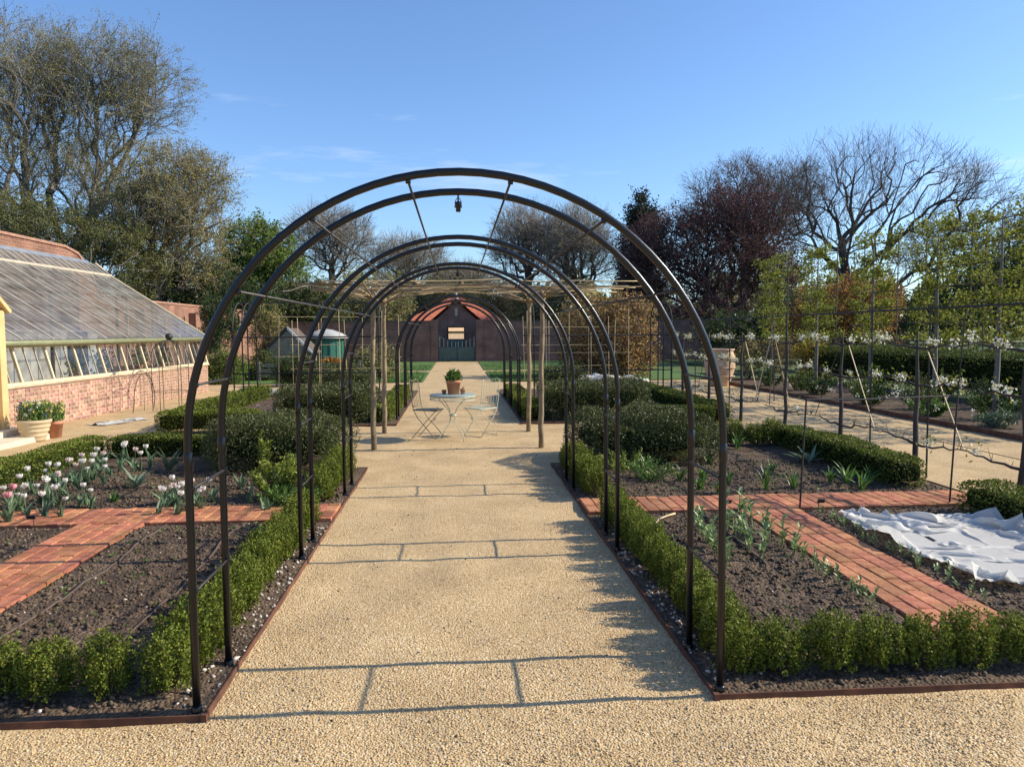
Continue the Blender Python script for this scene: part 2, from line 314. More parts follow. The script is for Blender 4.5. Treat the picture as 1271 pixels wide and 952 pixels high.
class MB:
    def __init__(s): s.v = []; s.f = []; s.m = []; s.r = []
    def add(s, V, F, mi=0, r=None):
        o = len(s.v); s.v += [tuple(p) for p in V]
        for f in F: s.f.append(tuple(i+o for i in f)); s.m.append(mi); s.r.append(random.random() if r is None else r)
        return s
    def box(s, a, b, mi=0, M=None):
        x0, y0, z0 = a; x1, y1, z1 = b
        V = [Vector(p) for p in ((x0, y0, z0), (x1, y0, z0), (x1, y1, z0), (x0, y1, z0), (x0, y0, z1), (x1, y0, z1), (x1, y1, z1), (x0, y1, z1))]
        if M is not None: V = [M @ p for p in V]
        return s.add(V, [(0, 3, 2, 1), (4, 5, 6, 7), (0, 1, 5, 4), (1, 2, 6, 5), (2, 3, 7, 6), (3, 0, 4, 7)], mi)
    def beam(s, p, q, w, h, mi=0, up=(0, 0, 1)):
        p, q = Vector(p), Vector(q); d = (q-p).normalized(); u = Vector(up)
        if abs(d.dot(u)) > 0.98: u = Vector((0, 1, 0))
        a = d.cross(u).normalized(); b = a.cross(d)
        V = []
        for e in (p, q):
            for i, j in ((-1, -1), (1, -1), (1, 1), (-1, 1)): V.append(e+a*(w/2*i)+b*(h/2*j))
        return s.add(V, [(0, 1, 2, 3), (7, 6, 5, 4), (0, 4, 5, 1), (1, 5, 6, 2), (2, 6, 7, 3), (3, 7, 4, 0)], mi)
    def tube(s, pts, rad, n=8, mi=0, closed=False, caps=True):
        pts = [Vector(p) for p in pts]; k = len(pts)
        if not hasattr(rad, '__len__'): rad = [rad]*k
        V = []; ref = None
        for i, p in enumerate(pts):
            if closed: d = pts[(i+1) % k]-pts[i-1]
            else: d = pts[min(i+1, k-1)]-pts[max(i-1, 0)]
            d.normalize()
            if ref is None:
                ref = d.cross(Vector((0, 0, 1)) if abs(d.z) < 0.9 else Vector((0, 1, 0))).normalized()
            else:
                ref = (ref-d*ref.dot(d)).normalized()
            b = d.cross(ref)
            for j in range(n):
                a = 2*math.pi*j/n; V.append(p+(ref*math.cos(a)+b*math.sin(a))*rad[i])
        F = []
        for i in range(k if closed else k-1):
            i2 = (i+1) % k
            for j in range(n):
                F.append((i*n+j, i*n+(j+1) % n, i2*n+(j+1) % n, i2*n+j))
        if caps and not closed:
            F.append(tuple(range(n-1, -1, -1))); F.append(tuple(range((k-1)*n, k*n)))
        return s.add(V, F, mi)
    def lathe(s, prof, n=20, mi=0, c=(0, 0, 0)):
        V = []; F = []; c = Vector(c)
        for r, z in prof:
            for j in range(n):
                a = 2*math.pi*j/n; V.append(c+Vector((r*math.cos(a), r*math.sin(a), z)))
        for i in range(len(prof)-1):
            for j in range(n): F.append((i*n+j, i*n+(j+1) % n, (i+1)*n+(j+1) % n, (i+1)*n+j))
        return s.add(V, F, mi)
    def strap(s, base, az, length, width, lean, curl, mi=0, seg=4, fold=0.25):
        """a blade leaf: starts upright by lean, bends by curl"""
        b = Vector(base); h = Vector((math.cos(az), math.sin(az), 0)); side = Vector((-h.y, h.x, 0)); p = b.copy(); V = []; F = []
        r = random.random()
        for i in range(seg+1):
            t = i/seg; a = lean+curl*t
            w = width*(0.55+0.9*t if t < 0.5 else 2*(1-t))*0.5 if i < seg else 0.001
            d = h*math.sin(a)+Vector((0, 0, 1))*math.cos(a); nn = -h*math.cos(a)+Vector((0, 0, 1))*math.sin(a)
            V += [p-side*w+nn*(w*fold), p-nn*(w*fold*0.4), p+side*w+nn*(w*fold)]
            p = p+d*(length/seg)
        for i in range(seg):
            for j in range(2): F.append((i*3+j, i*3+j+1, i*3+j+4, i*3+j+3))
        return s.add(V, F, mi, r)
    def mesh(s, mats, smooth=False):
        me = bpy.data.meshes.new('mesh'); me.from_pydata(s.v, [], s.f)
        if isinstance(mats, str): mats = [mats]
        for x in mats: me.materials.append(MATS[x])
        me.polygons.foreach_set('material_index', s.m)
        if smooth: me.polygons.foreach_set('use_smooth', [True]*len(s.f))
        a = me.attributes.new('rnd', 'FLOAT', 'FACE'); a.data.foreach_set('value', s.r)
        me.update(); return me
    def build(s, name, mats, parent=None, smooth=False, loc=None, rot=None):
        return put(name, s.mesh(mats, smooth), parent, loc, rot)

def unit(a): return a/np.maximum(np.linalg.norm(a, axis=1, keepdims=True), 1e-9)
def rand_dirs(n, g=rng): return unit(g.normal(size=(n, 3)))
def leaf_quads(P, D, L, W, g=rng, bend=0.18):
    """diamond leaves at P pointing along D"""
    n = len(P); D = unit(D); S = unit(np.cross(D, rand_dirs(n, g))); N = np.cross(S, D)
    L = np.broadcast_to(np.asarray(L, float), (n,))[:, None]; W = np.broadcast_to(np.asarray(W, float), (n,))[:, None]
    V = np.stack([P, P+D*L*0.5+S*W*0.5+N*L*bend, P+D*L, P+D*L*0.5-S*W*0.5+N*L*bend], 1).reshape(-1, 3)
    return V, np.arange(4*n).reshape(n, 4)
def prisms(A, B, ra, rb, n=4):
    """tapered rods A->B"""
    A = np.asarray(A, float); B = np.asarray(B, float); m = len(A); D = unit(B-A)
    ref = np.where(np.abs(D[:, 2:3]) < 0.9, np.array([[0, 0, 1.]]), np.array([[1., 0, 0]]))
    S = unit(np.cross(D, ref)); T = np.cross(D, S); ang = np.arange(n)*2*np.pi/n
    ring = S[:, None, :]*np.cos(ang)[None, :, None]+T[:, None, :]*np.sin(ang)[None, :, None]
    ra = np.broadcast_to(ra, (m,))[:, None, None]; rb = np.broadcast_to(rb, (m,))[:, None, None]
    V = np.concatenate([A[:, None]+ring*ra, B[:, None]+ring*rb], 1).reshape(-1, 3)
    j = np.arange(n); f = np.stack([j, (j+1) % n, (j+1) % n+n, j+n], 1)
    F = (f[None]+(np.arange(m)*2*n)[:, None, None]).reshape(-1, 4)
    return V, F
def join_vf(parts):
    V = []; F = []; M = []; Rr = []; o = 0
    for v, f, mi, r in parts:
        V.append(v); F.append(f+o); M.append(np.full(len(f), mi)); Rr.append(np.full(len(f), 0.5) if r is None else r); o += len(v)
    return np.concatenate(V), np.concatenate(F), np.concatenate(M), np.concatenate(Rr)

def vnoise(X, Y, freq, seed):
    """smooth value noise on arrays"""
    g = np.random.default_rng(seed); T = g.random((64, 64)); x = X*freq; y = Y*freq
    xi = np.floor(x).astype(int); yi = np.floor(y).astype(int); u = x-xi; v = y-yi; u = u*u*(3-2*u); v = v*v*(3-2*v)
    t = lambda a, b: T[a % 64, b % 64]
    return (t(xi, yi)*(1-u)+t(xi+1, yi)*u)*(1-v)+(t(xi, yi+1)*(1-u)+t(xi+1, yi+1)*u)*v
def fbm(X, Y, freq, oct, seed):
    s = 0; a = 1; t = 0
    for i in range(oct): s = s+a*vnoise(X, Y, freq*2**i, seed+i); t += a; a *= 0.55
    return s/t-0.5
def grid_mesh(x0, x1, y0, y1, step, zf, mats, smooth=True):
    nx = max(2, int((x1-x0)/step)+1); ny = max(2, int((y1-y0)/step)+1)
    X, Y = np.meshgrid(np.linspace(x0, x1, nx), np.linspace(y0, y1, ny)); Z = zf(X, Y)
    V = np.stack([X, Y, Z], -1).reshape(-1, 3); i = np.arange(ny-1)[:, None]*nx+np.arange(nx-1)[None]
    F = np.stack([i, i+1, i+nx+1, i+nx], -1).reshape(-1, 4)
    return mesh_np(V, F, smooth=smooth, mats=mats)
OCT_V = np.array([[1, 0, 0], [-1, 0, 0], [0, 1, 0], [0, -1, 0], [0, 0, 1], [0, 0, -1.]])
OCT_F = np.array([[0, 2, 4], [2, 1, 4], [1, 3, 4], [3, 0, 4], [2, 0, 5], [1, 2, 5], [3, 1, 5], [0, 3, 5]])
def lumps(P, size, g=rng, flat=0.6):
    """small irregular stones or clods"""
    n = len(P); size = np.broadcast_to(size, (n,)); a = g.random(n)*6.283; c, s = np.cos(a), np.sin(a)
    V = OCT_V[None]*g.uniform(0.65, 1.25, (n, 6, 1))*size[:, None, None]; V = V*np.stack([g.uniform(0.8, 1.3, n), g.uniform(0.7, 1.1, n), np.full(n, flat)], 1)[:, None]
    x = V[..., 0]*c[:, None]-V[..., 1]*s[:, None]; y = V[..., 0]*s[:, None]+V[..., 1]*c[:, None]
    tilt = g.uniform(-0.5, 0.5, n)[:, None]; z = V[..., 2]+x*tilt
    V = np.stack([x, y, z], -1)+P[:, None]
    F = OCT_F[None]+(np.arange(n)*6)[:, None, None]
    return V.reshape(-1, 3), F.reshape(-1, 3)

# ------------------------------------------------------------------ ground, paths, beds
XL, XR = -1.09, 1.14                            # edges of the main gravel path
def flat(name, x0, x1, y0, y1, z, m):
    return structure(MB().add([(x0, y0, z), (x1, y0, z), (x1, y1, z), (x0, y1, z)], [(0, 1, 2, 3)]).build(name, m))
flat('ground', -900, 900, -60, 1500, -0.06, 'grass_field')
gp = grid_mesh(-9.2, 8.3, -7, 42.2, 0.07, lambda X, Y: 0.012*fbm(X, Y, 1.3, 3, 5)+0.022*fbm(X, Y, 4.5, 3, 9), ['gravel'])
structure(put('gravel_path', gp))
g = np.random.default_rng(3)
n = 62000
yy = 1.0/(1/2.05-(1/2.05-1/6.6)*g.random(n)); xx = g.uniform(-0.80, 0.72, n)*yy+0.07*yy
ok = (xx > -3.0) & ((yy < 3.19) | ((xx > XL+0.02) & (xx < XR-0.02)))
xx, yy = xx[ok], yy[ok]; zz = 0.012*fbm(xx, yy, 1.3, 3, 5)+0.022*fbm(xx, yy, 4.5, 3, 9)
sz = g.uniform(0.0026, 0.0056, len(xx))*np.where(g.random(len(xx)) < 0.04, 1.6, 1)
V, F = lumps(np.stack([xx, yy, zz+sz*0.3], 1), sz, g, 0.75)
stuff(tag(put('loose_gravel', mesh_np(V, F, rnd=np.repeat(g.random(len(xx)), 8), mats=['pebble'])), 'honey coloured loose gravel chippings spread over the main path', 'gravel'))
n = 170; lx, ly = g.uniform(-1.0, 1.05, n), 2.1+9*g.random(n)**1.6; V, F = leaf_quads(np.stack([lx, ly, np.full(n, 0.012)], 1), rand_dirs(n, g)*np.array([1, 1, .12]), g.uniform(.010, .03, n), .012, g)
stuff(tag(put('leaf_litter', mesh_np(V, F, rnd=g.random(n), mats=['timber_dark'])), 'few dry brown leaf scraps scattered on the main gravel path', 'leaf litter'))
for x0, x1 in ((-9.0, XL-0.02), (XR+0.02, 9.0)):
    flat('lawn', x0, x1, 25.0, 31.2, 0.025, 'lawn_turf'); flat('lawn', x0, x1, 32.6, 41.9, 0.025, 'lawn_turf')
flat('side_lawn', 11.6, 60, -10, 60, -0.01, 'grass_field'); flat('side_lawn', -60, -10.9, -10, 60, -0.02, 'grass_field')
n = 26000
bx = g.uniform(-6, 6, n); by = 25.1+g.random(n)**1.6*12; ok = (np.abs(bx) > 1.2) & ~((by > 31.1) & (by < 32.7)); bx, by = bx[ok], by[ok]
D = rand_dirs(len(bx), g)*0.5; D[:, 2] = 1
V, F = leaf_quads(np.stack([bx, by, np.full(len(bx), 0.02)], 1), D, g.uniform(0.04, 0.08, len(bx)), 0.02, g)
stuff(tag(put('mown_grass', mesh_np(V, F, rnd=g.random(len(bx)), mats=['grass_blade'])), 'short green mown grass of the lawns before the gate', 'grass'))

def soil(x0, x1, y0, y1, step, amp=0.045, z=0.024, seed=1):
    def zf(X, Y):
        d = np.minimum(np.minimum(X-x0, x1-X), np.minimum(Y-y0, y1-Y)); e = np.clip(d/0.12, 0, 1)
        r = fbm(X, Y, 2.2, 3, seed)*amp+fbm(X, Y, 16, 3, seed+20)*amp*0.75
        zz_ = z+e*(r+amp*0.35); br = ((Y < 6.62) & (((X > -3.22) & (X < -2.64)) | ((X > 2.48) & (X < 3.06)))); return np.where(br, np.minimum(zz_, 0.02), zz_)
    return structure(put('soil_bed', grid_mesh(x0, x1, y0, y1, step, zf, ['soil']))), zf
beds = {}
beds['L1'] = soil(-5.0, XL-0.01, 3.235, 6.575, 0.017, seed=31)
beds['R1'] = soil(XR+0.01, 5.0, 3.235, 6.595, 0.017, seed=47)
beds['L2'] = soil(-5.0, XL-0.01, 7.155, 9.19, 0.03, seed=53); beds['R2'] = soil(XR+0.01, 5.0, 7.165, 9.25, 0.03, seed=61)
beds['L2b'] = soil(-5.0, -1.7, 9.19, 10.6, 0.05, seed=53); beds['R2b'] = soil(1.75, 5.0, 9.25, 10.65, 0.05, seed=61)
beds['L3'] = soil(-5.0, XL-0.01, 13.5, 21.4, 0.1, seed=71); beds['R3'] = soil(XR+0.01, 5.0, 13.5, 21.4, 0.1, seed=79)
beds['RR'] = soil(8.25, 11.5, 3.0, 24.0, 0.1, seed=83)
def on_soil(key, x, y): return float(beds[key][1](np.array([x]), np.array([y]))[0])
def scatter_lumps(name, key, n, smin, smax, x0, x1, y0, y1, m, label, cat, seed, flatn=0.7, power=2.2):
    g = np.random.default_rng(seed); x = g.uniform(x0, x1, n); y = g.uniform(y0, y1, n); s = smin+(smax-smin)*g.random(n)**power
    nb = ~((y < 6.6) & (((x > -3.23) & (x < -2.63)) | ((x > 2.47) & (x < 3.07)))); x, y, s = x[nb], y[nb], s[nb]; n = len(x)
    z = beds[key][1](x, y); V, F = lumps(np.stack([x, y, z+s*0.25], 1), s, g, flatn)
    return stuff(tag(put(name, mesh_np(V, F, rnd=np.repeat(g.random(n), 8), mats=[m])), label, cat))
scatter_lumps('soil_crumbs', 'L1', 9000, 0.004, 0.022, -4.4, -1.15, 3.27, 6.54, 'clod', 'brown soil crumbs over the bare bed left of the arches', 'soil', 5)
scatter_lumps('soil_crumbs', 'R1', 9000, 0.004, 0.022, 1.2, 4.9, 3.27, 6.56, 'clod', 'dark soil crumbs over the bed holding the bean rows', 'soil', 6)
scatter_lumps('soil_crumbs', 'L2', 5000, 0.005, 0.024, -4.9, -1.15, 7.2, 9.1, 'clod', 'brown soil crumbs among the pale tulips', 'soil', 8)
scatter_lumps('soil_crumbs', 'R2', 4000, 0.005, 0.024, 1.2, 4.9, 7.2, 9.1, 'clod', 'dark soil crumbs among leafy clumps behind the brick crossing', 'soil', 9)
scatter_lumps('flint_chips', 'L1', 150, 0.005, 0.017, -4.4, -1.12, 3.27, 6.5, 'flint', 'pale flint chips lying in the bare bed left of the arches', 'stones', 15)
scatter_lumps('flint_chips', 'R1', 110, 0.005, 0.015, 1.2, 4.9, 3.27, 6.5, 'flint', 'pale flint chips lying in the bean bed', 'stones', 16)
scatter_lumps('border_stones', 'R1', 150, 0.006, 0.022, 1.16, 1.27, 3.3, 6.4, 'flint', 'pale stones between rusty edging and box plants right of the path', 'stones', 17)
scatter_lumps('border_stones', 'L1', 190, 0.006, 0.020, -1.24, -1.10, 3.3, 6.4, 'flint', 'pale stones between rusty edging and box plants left of the path', 'stones', 18)

# brick paths: every brick an object, all laid lengthwise down the garden
BL, BW = 0.222, 0.1085
pv = {}
def paver(w, l, k):
    key = (round(w, 3), round(l, 2), k)
    if key not in pv:
        m = MB(); h = 0.065; c = 0.006; rr = random.Random(k)
        j = lambda: rr.uniform(-0.0025, 0.0025)
        V = []
        for z, i in ((-h, 0.0), (-c, 0.0), (0, c)):
            for x, y in ((-1, -1), (1, -1), (1, 1), (-1, 1)): V.append((x*(w/2-i)+j(), y*(l/2-i)+j(), z+j()*0.4))
        F = [(8, 9, 10, 11)]
        for a in (0, 4):
            for b in range(4): F.append((a+b, a+(b+1) % 4, a+4+(b+1) % 4, a+4+b))
        m.add(V, F); pv[key] = m.mesh('paver_brick')
    return pv[key]
def brick_path(x0, x1, y0, y1, skip=None):
    base = structure(MB().box((x0+0.004, y0+0.004, -0.05), (x1-0.004, y1-0.004, 0.038)).build('brick_path', 'joint_sand'))
    nc = round((x1-x0)/BW); pw = (x1-x0)/nc
    for i in range(nc):
        y = y0-(0.5*BL if i % 2 else 0)-(0.03*((i*7) % 3))
        while y < y1-0.03:
            a, b = max(y, y0), min(y+BL, y1)
            if b-a > 0.04:
                put('brick', paver(pw-0.0035, round(b-a-0.0035, 3), random.randint(0, 2)), base, (x0+(i+0.5)*pw+random.uniform(-.0015, .0015), (a+b)/2, 0.055+random.uniform(-0.003, 0.003)), (random.uniform(-.008, .008), random.uniform(-.012, .012), random.uniform(-.006, .006)))
            y += BL
    return base
brick_path(-5.0, -1.10, 6.58, 7.15); brick_path(1.15, 4.92, 6.60, 7.16)
brick_path(-3.20, -2.66, 3.72, 6.576); brick_path(2.50, 3.04, 3.78, 6.596)

# rusty edging strips
def edging(label, pts, h=0.03):
    m = MB(); t = 0.004
    root = thing('steel_edging', label, 'edging', (pts[0][0], pts[0][1], 0))
    for (ax, ay), (bx, by) in zip(pts[:-1], pts[1:]):
        m.beam((ax-pts[0][0], ay-pts[0][1], h/2-0.03), (bx-pts[0][0], by-pts[0][1], h/2-0.03), t*2, h+0.06)
    m.build('strip', 'rusty_steel', root)
    k = MB(); ax, ay = pts[1]
    k.box((ax-pts[0][0]-0.012, ay-pts[0][1]-0.012, -0.05), (ax-pts[0][0]+0.012, ay-pts[0][1]+0.012, h+0.004)); k.build('corner_peg', 'rusty_steel', root)
edging('rusty steel edging round the bare bed on the greenhouse side of the arches', [(-5.0, 3.228), (XL, 3.228), (XL, 9.2), (-1.7, 9.2)])
edging('rusty steel edging round the bean bed opposite the greenhouse', [(5.0, 3.228), (XR, 3.228), (XR, 9.26), (1.75, 9.26)])
edging('rusty steel edging of the planted bed past the pergola, greenhouse side', [(-5.0, 13.46), (XL, 13.46), (XL, 21.4)])
edging('rusty steel edging of the planted bed past the pergola, blossom side', [(5.0, 13.46), (XR, 13.46), (XR, 21.4)])
edging('dark edging of the side border beneath the pleached limes', [(8.24, 3.0), (8.24, 24.0), (11.5, 24.0)], 0.09)
edging('dark edging strip beside the espalier fence', [(5.03, 3.0), (5.03, 10.6), (4.6, 10.6)], 0.03)
edging('low edging strip between box hedge and greenhouse gravel', [(-5.03, 3.0), (-5.03, 10.6), (-4.6, 10.6)], 0.03)

# ------------------------------------------------------------------ arch tunnel
HX, HC, HR_, TUBE = 0.018, 1.17, 1.152, 0.0172
def hoop_pt(s):
    """point along the hoop by arc length from the crown (s = 0), negative to the left"""
    q = HR_*math.pi/2; a = abs(s); sg = 1 if s >= 0 else -1
    if a <= q: t = a/HR_; return (sg*HR_*math.sin(t), HC+HR_*math.cos(t))
    return (sg*HR_, HC-(a-q))
def make_hoop(label, Y, group):
    root = thing('arch_hoop', label, 'garden arch', (HX, Y, 0), 0, group)
    pts = [(-HR_, 0, -0.05), (-HR_, 0, 0.6)]+[(HR_*math.sin(a), 0, HC+HR_*math.cos(a)) for a in np.linspace(-math.pi/2, math.pi/2, 41)]+[(HR_, 0, 0.6), (HR_, 0, -0.05)]
    MB().tube(pts, TUBE, 12).build('tube', 'black_steel', root, True)
    for s in (-1, 1):
        MB().lathe([(0.0172, 0.04), (0.0192, 0.036), (0.0192, -0.036), (0.0172, -0.04)], 12).build('joint_sleeve', 'black_steel', root, True, loc=(s*HR_, 0, HC-0.06))
        MB().lathe([(0.0, 0.052), (0.021, 0.052), (0.0235, 0.046), (0.0235, -0.02)], 12).build('foot_socket', 'black_steel', root, True, loc=(s*HR_, 0, 0))
    return root
def spacer(label, Y0, Y1, x, z, group, r=0.006, m='wire'):
    root = thing('tie_rod', label, 'tie rod', (HX+x, Y0, z), 0, group)
    MB().tube([(0, 0, 0), (0, Y1-Y0, 0)], r, 6).build('rod', m, root, True)
    for y in (0, Y1-Y0): MB().lathe([(0.0, 0.012), (0.011, 0.010), (0.011, -0.010), (0, -0.012)], 8).build('clamp', 'black_steel', root, True, loc=(0, y, 0))
near_Y = [3.27, 3.73, 5.49, 5.93, 7.63, 8.14]; far_Y = [14.25, 14.72, 16.5, 16.95, 18.7, 19.15]
names = ['first', 'second', 'third', 'fourth', 'fifth', 'sixth']
for i, Y in enumerate(near_Y): make_hoop('black steel arch hoop before the table, %s from the open gravel' % names[i], Y, 'hoops of the arch tunnel before the table')
for i, Y in enumerate(far_Y): make_hoop('black steel hoop of the arch tunnel past the table, %s from the pergola' % names[i], Y, 'hoops of the arch tunnel past the table')
AS = 0.441
for k in range(6):                              # long rods from the first to the last hoop
    x, z = hoop_pt((k-2.5)*AS); f = 1-0.020/HR_
    spacer(['thin rod low on the curve, greenhouse side', 'thin rod on the shoulder, greenhouse side', 'thin rod beside the crown, greenhouse side', 'thin rod beside the crown, blossom side', 'thin rod on the shoulder, blossom side', 'thin rod low on the curve, blossom side'][k]+' of the arch tunnel before the table', 3.27, 8.14, x*f, HC+(z-HC)*f, 'long rods of the arch tunnel', 0.0058)
    spacer('thin grey rod joining the hoops of the arch tunnel past the table', 14.25, 19.15, x*f, HC+(z-HC)*f, 'long rods of the far arch tunnel', 0.0058)
for a, b, w in ((3.27, 3.73, 'first pair of hoops'), (5.49, 5.93, 'middle pair of hoops'), (7.63, 8.14, 'pair of hoops next to the yew bushes')):
    for sgn, sd_ in ((-1, 'greenhouse side'), (1, 'blossom side')):
        for j, hname in ((3.5, 'upper'), (4.5, 'middle'), (5.5, 'lower')):
            x, z = hoop_pt(sgn*j*AS)
            spacer('short %s rung on the %s, %s' % (hname, w, sd_), a, b, x*0.99, z, 'short rungs of the arch tunnel', 0.006, 'black_iron')
for a, b in ((14.25, 14.72), (16.5, 16.95), (18.7, 19.15)):
    for sgn in (-1, 1):
        for j in (3.5, 4.5, 5.5):
            x, z = hoop_pt(sgn*j*AS); spacer('short rung across a pair of legs of the arch tunnel past the table', a, b, x*0.99, z, 'short rungs of the far arch tunnel', 0.006, 'black_iron')
def spotlight(label, Y):
    root = thing('spotlight', label, 'spotlight', (HX-0.005, Y, HC+HR_-TUBE)); root.scale = (.72, .72, .68)
    MB().tube([(0, 0, 0.006), (0, 0, -0.05)], 0.006, 8).build('bracket', 'black_steel', root)
    MB().tube([(-0.022, 0, -0.075), (-0.020, 0, -0.045), (-0.010, 0, -0.022), (0, 0, -0.014), (0.010, 0, -0.022), (0.020, 0, -0.045), (0.022, 0, -0.075)], 0.0025, 6).build('yoke', 'black_steel', root)
    MB().lathe([(0, -0.045), (0.017, -0.045), (0.0185, -0.050), (0.0185, -0.075), (0.016, -0.079), (0.0165, -0.112), (0.013, -0.116), (0, -0.110)], 14).build('lamp_body', 'black_steel', root, True)
    for s in (-1, 1): MB().lathe([(0, 0.005), (0.006, 0.004), (0.006, -0.004), (0, -0.005)], 8).build('knob', 'black_steel', root, loc=(s*0.021, 0, -0.082), rot=(0, R(90), 0))
spotlight('small black spotlight hanging from the crown of the second hoop', 3.73); spotlight('small black spotlight hanging from the hoop next to the pergola', 8.14)

# ------------------------------------------------------------------ box plants and hedges
def box_mesh(seed, w=0.235, h=0.27, shoots=160, per=32, L=0.015, m='box_leaf'):
    g = np.random.default_rng(seed); V = []; F = []; P = []; D = []
    a = g.random(shoots)*6.283; r = np.sqrt(g.random(shoots)); zt = h*(0.62+0.38*np.sqrt(np.clip(1-r**3, 0, 1)))*g.uniform(0.86, 1.14, shoots)
    lob = 1+0.18*np.sin(a*3+seed)+0.10*np.sin(a*5+2*seed)
    tips = np.stack([np.cos(a)*r*w*0.5*lob, np.sin(a)*r*w*0.5*lob, zt], 1); base = np.stack([np.cos(a)*r*w*0.22, np.sin(a)*r*w*0.22, np.full(shoots, 0.02)], 1)
    low = g.random(shoots) < 0.42; tips[low, 2] *= g.uniform(0.2, 0.75, low.sum()); tips[low, :2] = tips[low, :2]/np.maximum(r[low], .3)[:, None]*g.uniform(.7, 1.08, low.sum())[:, None]
    for k in range(shoots):
        t = 1-0.72*g.random(per)**1.5; ax = tips[k]-base[k]
        p = base[k]+ax*t[:, None]; p[:, :2] += base[k][:2]*0.6*np.sin(t*3.14)[:, None]
        P.append(p+g.normal(size=(per, 3))*0.006); D.append(unit(ax[None]/np.linalg.norm(ax)*0.7+rand_dirs(per, g)*0.9))
    P = np.concatenate(P); D = np.concatenate(D)
    V, F = leaf_quads(P, D, g.uniform(0.75, 1.25, len(P))*L, L*0.66, g)
    return mesh_np(V, F, rnd=g.random(len(P)), mats=[m]), base, tips
BOXM = []
for k in range(6):
    me, base, tips = box_mesh(100+k)
    s = MB()
    for j in range(0, 36): s.tube([base[j], (base[j]*0.4+tips[j]*0.6)], [0.004, 0.002], 4, caps=False)
    BOXM.append((me, s.mesh('stem')))
def box_plant(x, y, label, group, s=1.0, z=0.03):
    k = random.randrange(6); o = thing('box_plant', label, 'box plant', (x, y, z), random.uniform(0, 6.28), group)
    o.scale = (s*random.uniform(0.92, 1.1), s*random.uniform(0.92, 1.1), s*random.uniform(0.88, 1.12))
    put('foliage', BOXM[k][0], o); put('stems', BOXM[k][1], o)
J = lambda a: random.uniform(-a, a)
for k in range(12): box_plant(1.335+J(.02), 3.66+0.25*k+J(.03), 'small green box plant in the row between the path and the bean bed', 'box row along the bean bed', 0.98)
for k in range(12): box_plant(-1.30+J(.02), 3.66+0.248*k+J(.02), 'small green box plant in the row between the path and the bare bed', 'box row along the bare bed', 1.0)
for k in range(7): box_plant(1.345+J(.02), 7.35+0.245*k+J(.02), 'small green box plant between the path and the leafy bed behind the brick crossing', 'box row behind the brick crossing, blossom side', 1.1)
for k in range(7): box_plant(-1.32+J(.02), 7.35+0.245*k+J(.02), 'small green box plant between the path and the tulip bed', 'box row along the tulip bed', 1.1)
for k in range(14): box_plant(1.30+0.232*k+J(.015), 3.43+J(.012), 'box plant in the front row before the bean bed and white fleece', 'front box row of the bean bed', 0.90)
for k in range(12): box_plant(-1.33-0.262*k+J(.02), 3.46+J(.015), 'box plant in the front row before the bare soil bed', 'front box row of the bare bed', 0.93)
for k in range(7): box_plant(2.75+0.28*k+J(.02), 10.38+J(.02), 'clipped box plant in the spaced row before the crossing gravel', 'box row at the crossing, blossom side', 1.2)

def volume_leaves(shape, n, L, W, seed, m, smooth_in=0.10, out=0.5, core=True, coremat=None):
    """leaves in the skin of a lumpy box/ellipsoid; shape = (x0,x1,y0,y1,z0,z1,round)"""
    x0, x1, y0, y1, z0, z1, rd = shape; g = np.random.default_rng(seed)
    c = np.array([(x0+x1)/2, (y0+y1)/2, (z0+z1)/2]); h = np.array([(x1-x0)/2, (y1-y0)/2, (z1-z0)/2])
    P = g.uniform(-1, 1, (n, 3)); ax = g.choice(3, n, p=np.array([h[1]*h[2], h[0]*h[2], h[0]*h[1]*0.8])/(h[1]*h[2]+h[0]*h[2]+h[0]*h[1]*0.8))
    sg = np.where(g.random(n) < 0.5, -1, 1); sg = np.where((ax == 2) & (g.random(n) < 0.85), 1, sg)
    P[np.arange(n), ax] = sg*(1-smooth_in/h[ax]*g.random(n)**1.3)
    k = 2+8*(1-rd); nr = (np.abs(P)**k).sum(1)**(1/k); mxx = np.abs(P).max(1); P = P*(mxx/np.maximum(nr, 1e-6))[:, None]
    Pw = P*h; lump = fbm(Pw[:, 0]+Pw[:, 2]*0.7+seed, Pw[:, 1]+Pw[:, 2]*0.5, 2.6, 3, seed)*2
    Nq = unit(P**3/h); Pw = Pw+Nq*(lump*(0.045+0.13*rd*(h.min() > 0.3)))[:, None]
    Nn = unit(P**3/h); D = unit(Nn*out+rand_dirs(n, g)*0.8+np.array([0, 0, 0.25])); Pw = np.maximum(Pw, [-1e9, -1e9, -h[2]])
    V, F = leaf_quads(Pw+c, D, g.uniform(0.7, 1.3, n)*L, W, g); rnd = g.random(n)
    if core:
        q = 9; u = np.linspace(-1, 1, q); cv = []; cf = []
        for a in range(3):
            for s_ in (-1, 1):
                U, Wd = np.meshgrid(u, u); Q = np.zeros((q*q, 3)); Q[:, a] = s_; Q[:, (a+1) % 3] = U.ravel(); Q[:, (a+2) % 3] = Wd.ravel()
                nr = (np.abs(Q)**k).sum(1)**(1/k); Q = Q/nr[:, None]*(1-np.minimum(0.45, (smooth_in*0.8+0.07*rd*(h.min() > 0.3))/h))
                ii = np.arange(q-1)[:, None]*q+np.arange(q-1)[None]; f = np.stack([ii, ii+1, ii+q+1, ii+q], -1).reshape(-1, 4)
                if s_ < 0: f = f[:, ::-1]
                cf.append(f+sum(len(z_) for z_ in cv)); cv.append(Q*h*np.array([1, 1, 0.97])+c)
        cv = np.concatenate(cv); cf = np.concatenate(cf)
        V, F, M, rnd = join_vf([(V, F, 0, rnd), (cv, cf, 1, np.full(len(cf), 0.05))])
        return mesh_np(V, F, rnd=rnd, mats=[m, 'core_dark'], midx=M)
    return mesh_np(V, F, rnd=rnd, mats=[m])
